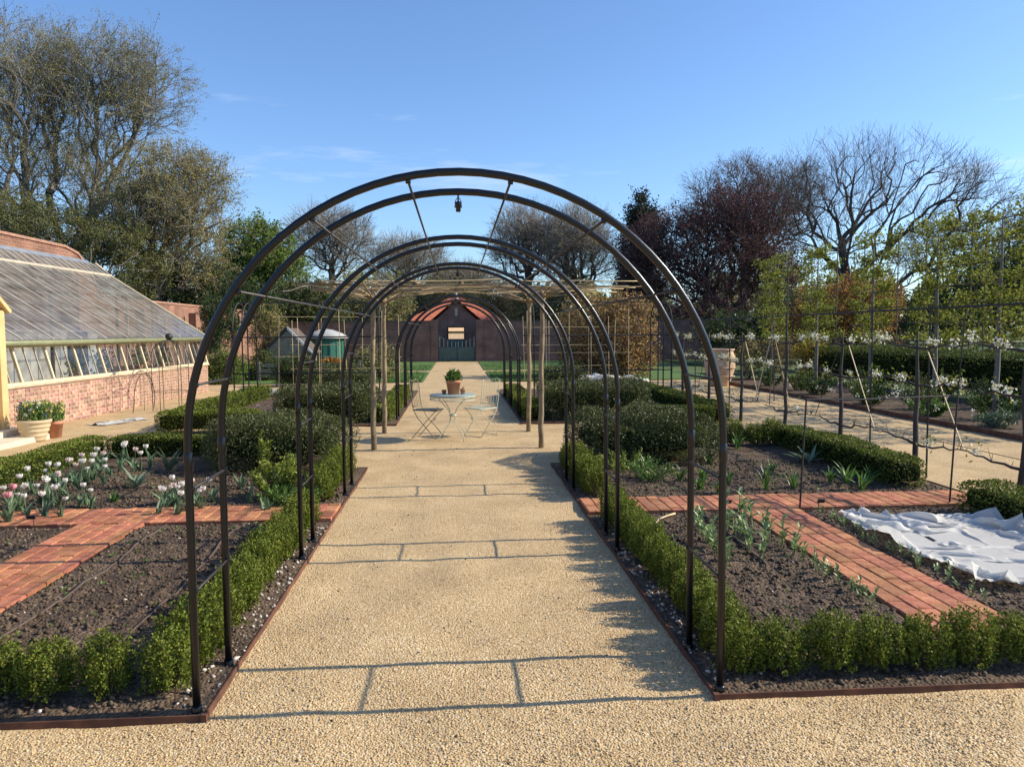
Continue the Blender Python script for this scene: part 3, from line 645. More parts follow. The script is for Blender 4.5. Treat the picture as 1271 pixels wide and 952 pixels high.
def hedge(name, label, cat, shape, n, L, W, seed, m, group=None, inn=0.06):
    x0, x1, y0, y1, z0, z1, rd = shape; cx, cy = (x0+x1)/2, (y0+y1)/2
    return tag(put(name, volume_leaves((x0-cx, x1-cx, y0-cy, y1-cy, 0.0, z1-z0, rd), n, L, W, seed, m, inn), None, (cx, cy, z0)), label, cat, group)
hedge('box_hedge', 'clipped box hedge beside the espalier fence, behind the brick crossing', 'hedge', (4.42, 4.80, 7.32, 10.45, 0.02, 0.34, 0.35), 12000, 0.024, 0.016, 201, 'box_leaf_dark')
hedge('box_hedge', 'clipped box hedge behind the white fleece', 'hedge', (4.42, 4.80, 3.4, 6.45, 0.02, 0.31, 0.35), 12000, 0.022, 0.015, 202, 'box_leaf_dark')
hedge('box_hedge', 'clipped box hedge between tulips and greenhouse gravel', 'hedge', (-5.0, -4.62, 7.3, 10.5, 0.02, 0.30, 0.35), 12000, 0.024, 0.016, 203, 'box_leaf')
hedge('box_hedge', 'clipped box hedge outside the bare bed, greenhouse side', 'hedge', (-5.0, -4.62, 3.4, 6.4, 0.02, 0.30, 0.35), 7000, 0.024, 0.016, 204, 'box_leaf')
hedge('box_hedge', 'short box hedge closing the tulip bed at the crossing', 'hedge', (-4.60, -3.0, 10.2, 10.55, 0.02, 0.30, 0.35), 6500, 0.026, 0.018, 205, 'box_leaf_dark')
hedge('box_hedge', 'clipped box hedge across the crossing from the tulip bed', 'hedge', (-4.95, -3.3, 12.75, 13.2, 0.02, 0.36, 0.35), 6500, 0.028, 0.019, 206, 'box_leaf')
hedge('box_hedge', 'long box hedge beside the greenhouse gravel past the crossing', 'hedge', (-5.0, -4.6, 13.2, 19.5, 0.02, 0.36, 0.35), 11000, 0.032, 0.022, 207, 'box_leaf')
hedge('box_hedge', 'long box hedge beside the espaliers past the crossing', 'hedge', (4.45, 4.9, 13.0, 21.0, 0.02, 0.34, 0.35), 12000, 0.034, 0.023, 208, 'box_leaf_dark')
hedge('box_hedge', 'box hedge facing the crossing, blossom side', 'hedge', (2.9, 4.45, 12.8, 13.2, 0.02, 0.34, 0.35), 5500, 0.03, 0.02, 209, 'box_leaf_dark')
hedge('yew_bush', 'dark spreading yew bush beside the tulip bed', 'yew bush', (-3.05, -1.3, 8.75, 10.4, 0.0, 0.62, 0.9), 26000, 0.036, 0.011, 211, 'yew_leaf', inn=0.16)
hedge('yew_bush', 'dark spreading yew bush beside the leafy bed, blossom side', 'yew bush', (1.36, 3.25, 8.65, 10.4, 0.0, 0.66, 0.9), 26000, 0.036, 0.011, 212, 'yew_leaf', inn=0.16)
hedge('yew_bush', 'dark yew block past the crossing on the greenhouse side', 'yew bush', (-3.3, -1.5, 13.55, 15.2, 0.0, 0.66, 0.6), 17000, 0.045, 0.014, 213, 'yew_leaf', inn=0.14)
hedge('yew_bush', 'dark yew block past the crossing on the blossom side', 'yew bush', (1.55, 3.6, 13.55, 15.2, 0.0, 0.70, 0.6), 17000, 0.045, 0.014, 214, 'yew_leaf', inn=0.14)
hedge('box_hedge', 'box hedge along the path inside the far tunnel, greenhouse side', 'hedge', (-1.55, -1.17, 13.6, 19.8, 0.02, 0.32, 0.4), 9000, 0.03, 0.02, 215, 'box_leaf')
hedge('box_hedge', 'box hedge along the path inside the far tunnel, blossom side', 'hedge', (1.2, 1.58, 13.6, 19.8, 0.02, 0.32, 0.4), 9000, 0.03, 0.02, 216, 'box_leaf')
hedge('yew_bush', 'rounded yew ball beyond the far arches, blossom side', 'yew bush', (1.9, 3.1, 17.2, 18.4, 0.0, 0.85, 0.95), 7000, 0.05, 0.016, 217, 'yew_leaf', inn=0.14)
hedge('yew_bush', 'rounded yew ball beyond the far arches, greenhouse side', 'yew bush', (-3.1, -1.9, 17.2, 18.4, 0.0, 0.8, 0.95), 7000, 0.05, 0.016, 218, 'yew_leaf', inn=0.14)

# ------------------------------------------------------------------ plants in the beds
def ground_px(px, py, z=0.0):
    d = ray(px, py); t = (z-CAM_H)/d.z; return Vector((d.x*t, d.y*t, z))
def petals(mb, c, r, h, mi, n=6, open_=0.25, az0=0.0):
    for k in range(n):
        az = az0+k*2*math.pi/n; o = 1.0 if k % 2 else 0.9
        u = Vector((math.cos(az), math.sin(az), 0)); sd = Vector((-u.y, u.x, 0)); V = []; rr = random.random()
        for t, rad, w in ((0, 0.25, 0.35), (0.35, 0.95, 0.95), (0.75, 1.0+open_*0.6, 0.85), (1.0, 0.8+open_*1.6, 0.18)):
            p = Vector(c)+u*(r*rad*o)+Vector((0, 0, h*t)); V += [p-sd*(w*r*0.62), p+u*(0.12*r), p+sd*(w*r*0.62)]
        F = [(i*3+j, i*3+j+1, i*3+j+4, i*3+j+3) for i in range(3) for j in range(2)]
        mb.add(V, F, mi, rr)
TUL = {}
def tulip_proto(kind, v):
    if (kind, v) in TUL: return TUL[(kind, v)]
    rs = random.Random(v*17+len(kind)); h = rs.uniform(0.19, 0.25); lx, ly = rs.uniform(-.03, .03), rs.uniform(-.03, .03)
    fl = MB(); petals(fl, (lx, ly, h), 0.024, 0.046, 0, 6, rs.uniform(0.0, 0.30), rs.random()); petals(fl, (lx, ly, h), 0.016, 0.046, 0, 4, 0.05, rs.random())
    st = MB(); st.tube([(0, 0, -0.02), (lx*0.5, ly*0.5, h*0.6), (lx, ly, h+0.01)], 0.0035, 5)
    lv = MB()
    for k in range(rs.randint(4, 6)): lv.strap((rs.uniform(-.01, .01), rs.uniform(-.01, .01), -0.01), rs.uniform(0, 6.28), rs.uniform(0.15, 0.24), rs.uniform(0.028, 0.045), rs.uniform(0.1, 0.4), rs.uniform(0.3, 1.1), 0, 5, 0.45)
    TUL[(kind, v)] = (fl.mesh('petal_'+kind, True), st.mesh('tulip_leaf'), lv.mesh('tulip_leaf')); return TUL[(kind, v)]
def tulip(x, y, kind, v, label, group, key='L2', s=1.0):
    fl, st, lv = tulip_proto(kind, v); o = thing('tulip', label, 'tulip', (x, y, on_soil(key, x, y)), random.uniform(0, 6.28), group); s *= random.uniform(.82, 1.15); o.scale = (s, s, s*random.uniform(.82, 1.12)); o.rotation_euler = (random.uniform(-.16, .16), random.uniform(-.16, .16), random.uniform(0, 6.28))
    put('flower', fl, o); put('flower_stem', st, o); put('leaves', lv, o)
TZ = [(58, 780), (120, 795), (155, 825), (195, 712), (265, 830), (330, 662), (380, 695), (350, 790), (360, 833), (405, 755), (400, 640), (355, 708), (505, 768), (525, 600), (570, 585), (550, 638), (650, 615), (700, 598), (765, 563), (830, 587), (885, 570), (925, 820), (962, 783), (1040, 820), (1160, 755), (1150, 782), (1185, 790), (90, 740), (240, 760), (470, 690), (610, 660), (1105, 800)]
for i, (zx, zy) in enumerate(TZ):
    p = ground_px(zx/4.76, 440+zy/4.76, 0.24); blush = i in (6, 11, 24)
    tulip(p.x, p.y, 'blush' if blush else 'white', i % 7, 'blush pink tulip among the white tulips by the greenhouse' if blush else 'creamy white tulip in the bed by the greenhouse', 'blush tulips' if blush else 'white tulips', 'L2' if p.y < 9.15 else 'L2b')
rt_ = random.Random(77)
for i in range(24):
    zx, zy = rt_.choice(TZ); p = ground_px(zx/4.76, 440+zy/4.76, 0.22); x_, y_ = p.x+rt_.uniform(-.22, .22), min(9.1, max(7.25, p.y+rt_.uniform(-.18, .18))); bl2 = i % 4 == 0
    tulip(x_, y_, 'blush' if bl2 else 'white', 7+i % 4, 'blush pink tulip among the white tulips by the greenhouse' if bl2 else 'creamy white tulip in the bed by the greenhouse', 'blush tulips' if bl2 else 'white tulips', 'L2', 0.88)
for i, (zx, zy) in enumerate(((40, 810), (45, 852))):
    p = ground_px(zx/4.76, 440+zy/4.76, 0.25); tulip(p.x, p.y, 'pink', i, 'large double pink tulip beside the white tulips', 'pink tulips', 'L2', 1.35)
for zx, zy in ((321, 506), (327, 510), (333, 506), (318, 512)):
    p = ground_px(zx, zy, 0.26); tulip(p.x, p.y, 'blush', random.randrange(4), 'pale pink tulip growing behind the yew bush', 'tulips behind the yew bush', 'L3', 1.1)
def clump(name, label, cat, x, y, key, n, L, W, lean, curl, m, group=None, seg=5, z=None):
    z = on_soil(key, x, y) if z is None else z; mb = MB()
    for k in range(n): mb.strap((J(.02), J(.02), -0.01), k*2*math.pi/n+J(.5), L*random.uniform(.7, 1.15), W*random.uniform(.8, 1.2), random.uniform(*lean), random.uniform(*curl), 0, seg, 0.35)
    root = thing(name, label, cat, (x, y, z), 0, group); k3 = mb.build('leaves', m, root, True)
    MB().lathe([(0, 0.03), (0.018, 0.02), (0.024, -0.01)], 8).build('crown_base', m, root)
    return root
p = ground_px(168, 611); clump('spiky_plant', 'grey green spiky rosette with broad pointed leaves amid tulips', 'plant', p.x, p.y, 'L2', 11, 0.26, 0.055, (0.5, 1.1), (0.1, 0.5), 'plant_grey')
p = ground_px(210, 586); clump('spiky_plant', 'tall blue grey strap leaved plant near the box hedge', 'plant', p.x, p.y, 'L2', 9, 0.34, 0.06, (0.1, 0.8), (0.3, 0.9), 'plant_grey')
p = ground_px(142, 628); clump('leafy_clump', 'small green clump by the brick crossing among tulips', 'plant', p.x, p.y, 'L2', 10, 0.13, 0.035, (0.2, 0.8), (0.2, 0.8), 'plant_green')
for i, (px, py) in enumerate(((150, 578), (182, 566), (200, 562), (128, 585), (235, 588), (188, 575), (310, 628), (300, 612), (270, 590), (330, 640), (100, 634), (60, 626), (245, 634), (40, 600), (205, 632))):
    p = ground_px(px, py); clump('tulip_leaves', 'tuft of grey green tulip leaves without a flower', 'plant', p.x, p.y, 'L2' if p.y < 9.15 else 'L2b', random.randint(5, 8), random.uniform(.15, .24), 0.04, (0.1, 0.55), (0.3, 1.0), 'tulip_leaf', 'flowerless tulip tufts')
def leafy_bush(name, label, cat, x, y, z, w, h, n, L, m, stems=14, seed=1, group=None, spike=0.0):
    g = np.random.default_rng(seed); root = thing(name, label, cat, (x, y, z), 0, group); A = []; B = []; P = []; D = []
    for k in range(stems):
        a = g.random()*6.283; r = math.sqrt(g.random())*w*0.5; hh = h*g.uniform(.65, 1.0)*(1-0.35*(r/(w*0.5))**2)
        b = np.array([math.cos(a)*r*0.3, math.sin(a)*r*0.3, 0]); t = np.array([math.cos(a)*r, math.sin(a)*r, hh]); A.append(b); B.append(t)
        q = g.random(n//stems)**0.7; p = b+(t-b)*q[:, None]+g.normal(size=(len(q), 3))*0.012; P.append(p); D.append(rand_dirs(len(q), g)+unit((t-b)[None])*0.6)
    V, F = prisms(A, B, 0.004, 0.002, 4); put('stems', mesh_np(V, F, mats=['plant_green'], rnd=np.full(len(F), .3)), root)
    P = np.concatenate(P); D = np.concatenate(D); V, F = leaf_quads(P, D, g.uniform(.6, 1.2, len(P))*L, L*0.38, g); put('foliage', mesh_np(V, F, rnd=g.random(len(P)), mats=[m]), root)
    return root
p = ground_px(345, 622); leafy_bush('spurge', 'yellow green leafy spurge in front of the yew bush', 'plant', p.x, p.y, 0.03, 0.55, 0.50, 2600, 0.042, 'plant_lime', 26, 4)
p = ground_px(326, 600); leafy_bush('spurge', 'slender yellow green upright shoots beside the yew bush', 'plant', p.x-0.05, p.y+0.3, 0.03, 0.16, 0.62, 500, 0.045, 'plant_lime', 6, 5)
p = ground_px(360, 632); leafy_bush('leafy_plant', 'low green bushy plant at the brick crossing beneath the spurge', 'plant', p.x, p.y, 0.03, 0.6, 0.20, 1800, 0.04, 'plant_green', 26, 6)
# leafy bed on the right
for i, (px, py) in enumerate(((905, 604), (872, 600), (868, 612), (892, 618), (958, 590), (1030, 604), (1052, 606), (1078, 604), (1070, 612), (880, 580), (950, 612), (985, 610), (915, 560), (1000, 560), (818, 575), (845, 600), (800, 590))):
    p = ground_px(px, py); clump('daylily', 'green strap leaved daylily tuft in the bed behind the brick crossing', 'plant', p.x, p.y, 'R2' if p.y < 9.2 else 'R2b', random.randint(9, 14), random.uniform(.18, .28), 0.030, (0.05, 0.6), (0.3, 1.2), 'plant_green', 'daylily tufts')
p = ground_px(1078, 582); clump('spiky_plant', 'grey green spiky rosette beside the hedge behind the brick crossing', 'plant', p.x, p.y, 'R2', 10, 0.30, 0.05, (0.3, 1.0), (0.2, 0.7), 'plant_grey')
p = ground_px(1003, 578); clump('spiky_plant', 'broad grey green rosette near the thin iron frame', 'plant', p.x, p.y, 'R2', 12, 0.30, 0.05, (0.6, 1.2), (0.2, 0.5), 'plant_grey')
p = ground_px(950, 596); clump('spiky_plant', 'small silvery rosette among the daylilies', 'plant', p.x, p.y, 'R2', 8, 0.18, 0.03, (0.2, 0.8), (0.2, 0.6), 'plant_grey')
for i, (px, py, w, h) in enumerate(((775, 588, .6, .30), (805, 600, .7, .26), (835, 572, .6, .3))):
    p = ground_px(px, py); leafy_bush('straggly_plant', ['pale straggly plant right beside the yew bush, blossom side', 'sprawling yellow green plant by the brick crossing, blossom side', 'wispy pale plant between yew bush and daylilies'][i], 'plant', p.x, p.y, 0.03, w, h, 900, 0.035, 'plant_lime' if i != 1 else 'plant_green', 22, 30+i)
# broad beans in rows
def bean_mesh(seed):
    g = random.Random(seed); st = MB(); lv = MB()
    for s_ in range(g.randint(2, 3)):
        h = g.uniform(0.09, 0.17); tx, ty = g.uniform(-.04, .04), g.uniform(-.04, .04)
        st.tube([(0, 0, -.02), (tx*.5, ty*.5, h*.6), (tx, ty, h)], [.004, .0035, .003], 5)
        for k in range(6):
            t = 0.25+0.13*k; az = k*2.4+g.random()
            lv.strap((tx*t, ty*t, h*t), az, g.uniform(.035, .06), g.uniform(.022, .034), g.uniform(.5, 1.1), g.uniform(.1, .6), 0, 3, .3)
    return st.mesh('bean_leaf'), lv.mesh('bean_leaf')
BE = [bean_mesh(k) for k in range(5)]
def bean(x, y, key, label, group, s=1.0):
    a, b = random.choice(BE); o = thing('bean_plant', label, 'bean plant', (x, y, on_soil(key, x, y)), random.uniform(0, 6.28), group); o.scale = (s, s, s*random.uniform(.8, 1.2)); put('stalks', a, o); put('leaves', b, o)
for k in range(9): bean(1.98+J(.03)-0.02*k, 6.25-0.165*k+J(.03), 'R1', 'young broad bean plant in the row nearest the path side box plants', 'first bean row', 1.3)
for k in range(8): bean(2.24+J(.03)-0.02*k, 6.30-0.165*k+J(.03), 'R1', 'young broad bean plant in the row between the other two', 'middle bean row', 1.25)
for k in range(7): bean(2.42+J(.03), 6.3-0.16*k+J(.03), 'R1', 'young broad bean plant in the row nearest the brick path', 'bean row by the brick path', 1.35)
for k in range(9): bean(2.40+J(.02), 5.2-0.13*k+J(.03), 'R1', 'tiny pale bean seedling at the edge of the brick path', 'bean seedlings by the brick path', 0.75)
for k in range(22): bean(3.13+J(.03), 6.25-0.095*k+J(.03), 'R1', 'low dark seedling between the brick path and the white fleece', 'seedlings beside the fleece', 0.55)
# drip pipes
def drip(x, y0, y1, key, label):
    ys = np.linspace(y0, y1, 26); pts = [(x+0.03*math.sin(y*2.1+x), y, on_soil(key, x+0.03*math.sin(y*2.1+x), y)+0.012) for y in ys]
    tag(MB().tube(pts, 0.008, 6).build('drip_pipe', 'drip_pipe', None, True), label, 'pipe')
drip(-2.42, 3.7, 6.5, 'L1', 'brown drip pipe lying in the bare bed next to its brick path'); drip(-1.78, 3.6, 6.5, 'L1', 'brown drip pipe lying in the bare bed next to the box row')
drip(1.62, 3.7, 6.5, 'R1', 'brown drip pipe in the bean bed beside the path side box row'); drip(2.1, 5.0, 6.5, 'R1', 'brown drip pipe between the bean rows')
pp = [ground_px(812, 652, .05), ground_px(818, 644, .06), ground_px(828, 640, .05), ground_px(838, 637, .06)]
tag(MB().tube(pp, 0.009, 6).build('hose_end', 'cane', None, True), 'pale bent hose end sticking out of the bean bed soil', 'hose')
for key, lab, x0, x1, sd_ in (('L1', 'tiny weed seedlings scattered over the bare bed left of the arches', -4.2, -1.5, 21), ('R1', 'tiny weed seedlings scattered over the bean bed', 1.5, 4.3, 22), ('L2', 'tiny weed seedlings scattered among the tulips', -4.5, -1.5, 23), ('R2', 'tiny weed seedlings scattered behind the brick crossing', 1.5, 4.3, 24)):
    g = np.random.default_rng(sd_); n = 130; y0, y1 = (3.5, 6.5) if '1' in key else (7.25, 9.1); wx_, wy_ = g.uniform(x0, x1, n), g.uniform(y0, y1, n); nb_ = ~(('1' in key) & (((wx_ > -3.25) & (wx_ < -2.6)) | ((wx_ > 2.45) & (wx_ < 3.1)))); wx_, wy_ = wx_[nb_], wy_[nb_]; n = len(wx_)
    P = np.repeat(np.stack([wx_, wy_, beds[key][1](wx_, wy_)+.008], 1), 5, 0); D = rand_dirs(len(P), g); D[:, 2] = np.abs(D[:, 2])*.6+.15; V, F = leaf_quads(P, D, np.repeat(g.uniform(.012, .035, n), 5), .010, g)
    stuff(tag(put('weed_seedlings', mesh_np(V, F, rnd=g.random(len(P)), mats=['plant_green'])), lab, 'weeds'))
# plant labels
def plant_label(px, py, key, label, tilt):
    p = ground_px(px, py, 0.03); root = thing('plant_label', label, 'plant label', (p.x, p.y, 0.04), J(.3))
    MB().tube([(0, 0, -0.06), (0, 0.004, 0.09)], 0.003, 5).build('stake', 'black_iron', root)
    MB().box((-0.032, -0.004, 0.085), (0.032, 0.002, 0.125), M=Matrix.Rotation(tilt, 4, 'X')).build('plate', 'slate', root)
plant_label(42, 655, 'L1', 'small black label on a stake beside the brick crossing, greenhouse side', 0.5)
plant_label(900, 634, 'R1', 'small black label standing where the two brick paths meet', 0.6)
plant_label(1016, 634, 'R1', 'small black label on the brick crossing by the thin iron frame', 0.5)

# ------------------------------------------------------------------ white fleece
def fleece(label, x0, x1, y0, y1, step, z0, amp, seed, outline):
    nx = int((x1-x0)/step)+1; ny = int((y1-y0)/step)+1
    X, Y = np.meshgrid(np.linspace(x0, x1, nx), np.linspace(y0, y1, ny))
    wx = X+0.28*fbm(X, Y, 1.6, 3, seed+3); wy = Y+0.28*fbm(X, Y, 1.6, 3, seed+5)
    r1 = 1-np.abs(fbm(wx*0.55+wy*0.35, wy*1.0-wx*0.35, 2.1, 2, seed))*4.2; r2 = 1-np.abs(fbm(wx*1.0, wy*0.7+wx*0.5, 4.2, 2, seed+7))*4.0
    Z = z0+amp*(0.55*np.clip(r1, 0, 1)**2+0.30*np.clip(r2, 0, 1)**2+0.5*fbm(X, Y, 1.1, 2, seed+9)+0.16*np.clip(1-np.abs(fbm(wx*1.5+wy, wy*1.3-wx, 6.5, 2, seed+15))*5, 0, 1)**2+0.07*np.clip(1-np.abs(fbm(wx-wy*0.6, wx*.5+wy*1.4, 13, 2, seed+17))*5, 0, 1)**2)+0.35*amp
    # bunched rolled margin
    cx = np.array([p[0] for p in outline]); cy = np.array([p[1] for p in outline]); k = len(cx)
    inside = np.zeros(X.shape, bool); dist = np.full(X.shape, 9.0)
    for i in range(k):
        ax, ay, bx, by = cx[i], cy[i], cx[(i+1) % k], cy[(i+1) % k]
        c = ((ay > Y) != (by > Y)); inside ^= c & (X < (bx-ax)*(Y-ay)/np.where(by == ay, 1e-9, by-ay)+ax)
        t = np.clip(((X-ax)*(bx-ax)+(Y-ay)*(by-ay))/((bx-ax)**2+(by-ay)**2), 0, 1); dist = np.minimum(dist, np.hypot(X-ax-t*(bx-ax), Y-ay-t*(by-ay)))
    e = dist+0.03*fbm(X, Y, 9, 2, seed+11)
    roll = np.exp(-((e-0.055)/0.035)**2)*amp*0.62; Z = Z*np.clip(e/0.09, 0.25, 1)+roll*(0.7+fbm(X, Y, 5, 2, seed+13)*1.2); Z = np.where(e < 0.02, z0*0.4, Z)
    V = np.stack([X, Y, Z], -1).reshape(-1, 3); i = np.arange(ny-1)[:, None]*nx+np.arange(nx-1)[None]; F = np.stack([i, i+1, i+nx+1, i+nx], -1).reshape(-1, 4)
    keep = (inside & (e > 0.0)).ravel()[F].all(1)
    F = F[keep]; used = np.unique(F); mp_ = np.full(len(V), -1); mp_[used] = np.arange(len(used))
    return tag(put('garden_fleece', mesh_np(V[used], mp_[F], smooth=True, mats=['fleece'])), label, 'garden fleece')
def cloth_relax(P, P0, edge, lu, lv, iters, floor, cap, bend, grav):
    nv, nu = P.shape[:2]; Q = P.copy(); S = np.s_; cons = []; ld = math.hypot(lu, lv)
    for o in (0, 1):
        cons += [(S[:, o:nu-1:2], S[:, o+1:nu:2], lu, .9), (S[o:nv-1:2], S[o+1:nv:2], lv, .9)]
        cons += [(S[:-1, o:nu-1:2], S[1:, o+1:nu:2], ld, .3), (S[1:, o:nu-1:2], S[:-1, o+1:nu:2], ld, .3)]
    for it in range(iters):
        V = (P-Q)*0.88; V[..., 2] -= grav; Q = P.copy(); P = P+V
        for a, b, L, k in cons:
            d = P[b]-P[a]; n = np.linalg.norm(d, axis=-1, keepdims=True); e = d*((n-L)/np.maximum(n, 1e-6))*0.5*k; P[a] += e; P[b] -= e
        P[:, 1:-1] += ((P[:, :-2]+P[:, 2:])/2-P[:, 1:-1])*bend; P[1:-1] += ((P[:-2]+P[2:])/2-P[1:-1])*bend
        P[..., 2] = np.clip(P[..., 2], floor, floor+cap); P[edge, :2] = P0[edge, :2]; Q[edge, :2] = P0[edge, :2]
    return P
def upsample(A):
    for ax in (0, 1):
        A = np.moveaxis(A, ax, 0); n = len(A); Ap = np.concatenate([A[:1]*2-A[1:2], A, A[-1:]*2-A[-2:-1]]); M = (-Ap[:-3]+9*Ap[1:-2]+9*Ap[2:-1]-Ap[3:])/16
        B = np.empty((2*n-1,)+A.shape[1:]); B[::2] = A; B[1::2] = M; A = np.moveaxis(B, 0, ax)
    return A
def cloth_sheet(label, corners, nu, nv, shrink, seed, floor):
    """a thin sheet dropped slack on the soil: stretch constraints make it buckle into folds"""
    g = np.random.default_rng(seed); u, v = np.meshgrid(np.linspace(0, 1, nu), np.linspace(0, 1, nv)); A, B, C, D = [np.array(c, float) for c in corners]
    XY = ((1-u)*(1-v))[..., None]*A+(u*(1-v))[..., None]*B+(u*v)[..., None]*C+((1-u)*v)[..., None]*D
    XY += np.stack([fbm(u*3, v*3, 1, 3, seed), fbm(u*3, v*3, 1, 3, seed+4)], -1)*0.26
    lu = (np.linalg.norm(B-A)+np.linalg.norm(C-D))/2/(nu-1)*shrink; lv = (np.linalg.norm(D-A)+np.linalg.norm(C-B))/2/(nv-1)*shrink
    P = np.concatenate([XY, (floor+0.16*np.clip(0.45+1.6*fbm(u*4+v*2, v*5, 1.1, 2, seed+8), 0, 1)+0.01*g.random(u.shape))[..., None]], -1)
    edge = np.zeros(u.shape, bool); edge[0] = edge[-1] = True; edge[:, 0] = edge[:, -1] = True; edge |= g.random(u.shape) < 0.02
    P = cloth_relax(P, P.copy(), edge, lu, lv, 160, floor, 0.28, 0.05, 0.0007)
    for k in range(2):
        P = upsample(P); P[..., 2] += g.random(P.shape[:2])*0.004; e2 = np.zeros(P.shape[:2], bool); e2[0] = e2[-1] = True; e2[:, 0] = e2[:, -1] = True; e2 |= g.random(P.shape[:2]) < 0.004
        lu, lv = lu/2*1.015, lv/2*1.015; P = cloth_relax(P, P.copy(), e2, lu, lv, 26, floor*0.9, 0.32, 0.06, 0.0002)
    for k in range(4): P[1:-1, 1:-1] = P[1:-1, 1:-1]*.5+(P[:-2, 1:-1]+P[2:, 1:-1]+P[1:-1, :-2]+P[1:-1, 2:])*.125
    nv, nu = P.shape[:2]; i = np.arange(nv-1)[:, None]*nu+np.arange(nu-1)[None]; F = np.stack([i, i+1, i+nu+1, i+nu], -1).reshape(-1, 4)
    return tag(put('garden_fleece', mesh_np(P.reshape(-1, 3), F, smooth=True, mats=['fleece'])), label, 'garden fleece')
cloth_sheet('crumpled white garden fleece lying on the soil beside the brick path', ((3.22, 4.42), (4.30, 4.30), (4.34, 6.02), (3.24, 6.14)), 25, 38, 1.42, 401, 0.095)
o2 = [(2.75, 23.6), (3.4, 24.4), (4.4, 24.2), (5.4, 22.6), (5.6, 21.4), (4.9, 20.9), (4.0, 21.6), (3.0, 22.6)]
fleece('long heap of white fleece on the far vegetable bed', 2.6, 5.7, 20.8, 24.5, 0.05, 0.08, 0.20, 431, o2)
fleece('flat strip of white fleece in the far bed on the greenhouse side', -5.0, -2.2, 19.2, 20.4, 0.05, 0.06, 0.16, 451, [(-4.9, 19.4), (-3.2, 19.2), (-2.3, 19.5), (-2.4, 20.1), (-3.6, 20.3), (-4.8, 20.0)])

# thin iron frame over the right-hand bed
root = thing('iron_support', 'thin black iron frame standing across the bed behind the white fleece', 'plant support', (3.06, 6.57, 0))
MB().tube([(0, 0, -0.1), (0.045, 0, 1.035)], 0.0085, 7).build('post', 'black_iron', root); MB().tube([(1.45, 0.06, -0.1), (1.50, 0.06, 1.05)], 0.0085, 7).build('post', 'black_iron', root)
MB().tube([(0.045, 0, 1.03), (0.6, 0.02, 1.022), (1.50, 0.06, 1.045)], 0.0075, 7).build('top_bar', 'black_iron', root)
MB().tube([(1.50, 0.06, 1.02), (1.575, 0.10, 1.80)], 0.006, 6).build('tall_stake', 'black_iron', root)

# ------------------------------------------------------------------ pergola of rough poles over the crossing
def wobble(p, q, n, a, seed):
    g = random.Random(seed); p, q = Vector(p), Vector(q); out = []
    for i in range(n+1):
        t = i/n; e = a*math.sin(math.pi*t)**0.5; out.append(p.lerp(q, t)+Vector((g.uniform(-e, e), g.uniform(-e, e), g.uniform(-e, e))))
    return out
PG = [(-1.18, 10.74, 'greenhouse side, before the table'), (-1.20, 12.55, 'greenhouse side, past the table'), (1.175, 10.68, 'blossom side, before the table'), (1.17, 12.5, 'blossom side, past the table')]
for i, (x, y, w) in enumerate(PG):
    root = thing('trained_tree', 'slim bare trained tree trunk carrying the stick roof, %s' % w, 'trained tree', (x, y, 0))
    pts = wobble((0, 0, -0.05), (0.02, 0, 2.12), 12, 0.012, i+3)
    MB().tube(pts, [0.040-0.0008*k for k in range(13)], 9).build('trunk', 'bark_pole', root, True)
    k = MB(); k.lathe([(0.034, -0.08), (0.05, -0.03), (0.055, 0.03), (0.036, 0.08), (0, 0.09)], 9, c=(0.02, 0, 2.13)); k.build('knuckle', 'bark_pole', root, True)
    g_ = random.Random(i+40)
    for b in range(9):
        az = b*0.7+g_.uniform(-.3, .3); L = g_.uniform(0.55, 1.15); e = (math.cos(az)*L+0.02, math.sin(az)*L*0.8, 2.27+g_.uniform(-.03, .08))
        mid = (math.cos(az)*L*0.35+0.02, math.sin(az)*L*0.3, 2.22+g_.uniform(-.03, .03))
        MB().tube([(0.02, 0, 2.12), mid, e], [0.017, 0.012, 0.006], 6).build('branch', 'bark_pole', root, True)
        s = MB(); s.tube([mid, (mid[0]+g_.uniform(-.3, .3), mid[1]+g_.uniform(-.3, .3), 2.30+g_.uniform(0, .14))], [0.006, 0.003], 4); s.build('twig', 'twig', root)
root = thing('stick_roof', 'flat roof of rough horizontal sticks resting on four trained trees', 'pergola roof', (0, 11.6, 2.3)); g_ = random.Random(5)
for k in range(13):
    y = -1.05+0.175*k+g_.uniform(-.05, .05); a = -2.05+g_.uniform(-.25, .35); b = 2.45+g_.uniform(-.4, .35)
    MB().tube(wobble((a, y, g_.uniform(-.03, .05)), (b, y+g_.uniform(-.1, .1), g_.uniform(-.03, .05)), 9, 0.03, k), [0.013-0.0006*j for j in range(10)], 6).build('stick', 'bark_pole' if k % 3 else 'cane', root, True)
for k in range(7):
    x = -1.8+0.62*k; MB().tube(wobble((x, -1.2, 0.03), (x+g_.uniform(-.1, .1), 1.2, 0.05), 6, 0.03, k+50), 0.011, 6).build('cross_stick', 'bark_pole', root, True)
for k in range(16):
    x = g_.choice((-1.9, -1.5, 1.7, 2.1))+g_.uniform(-.3, .3); y = g_.uniform(-1, 1)
    MB().tube(wobble((x, y, 0.02), (x+g_.uniform(-.6, .6), y+g_.uniform(-.5, .5), g_.uniform(-.12, .16)), 4, 0.04, k+90), [.008, .007, .006, .005, .004], 5).build('loose_twig', 'twig' if k % 2 else 'bark_pole', root)

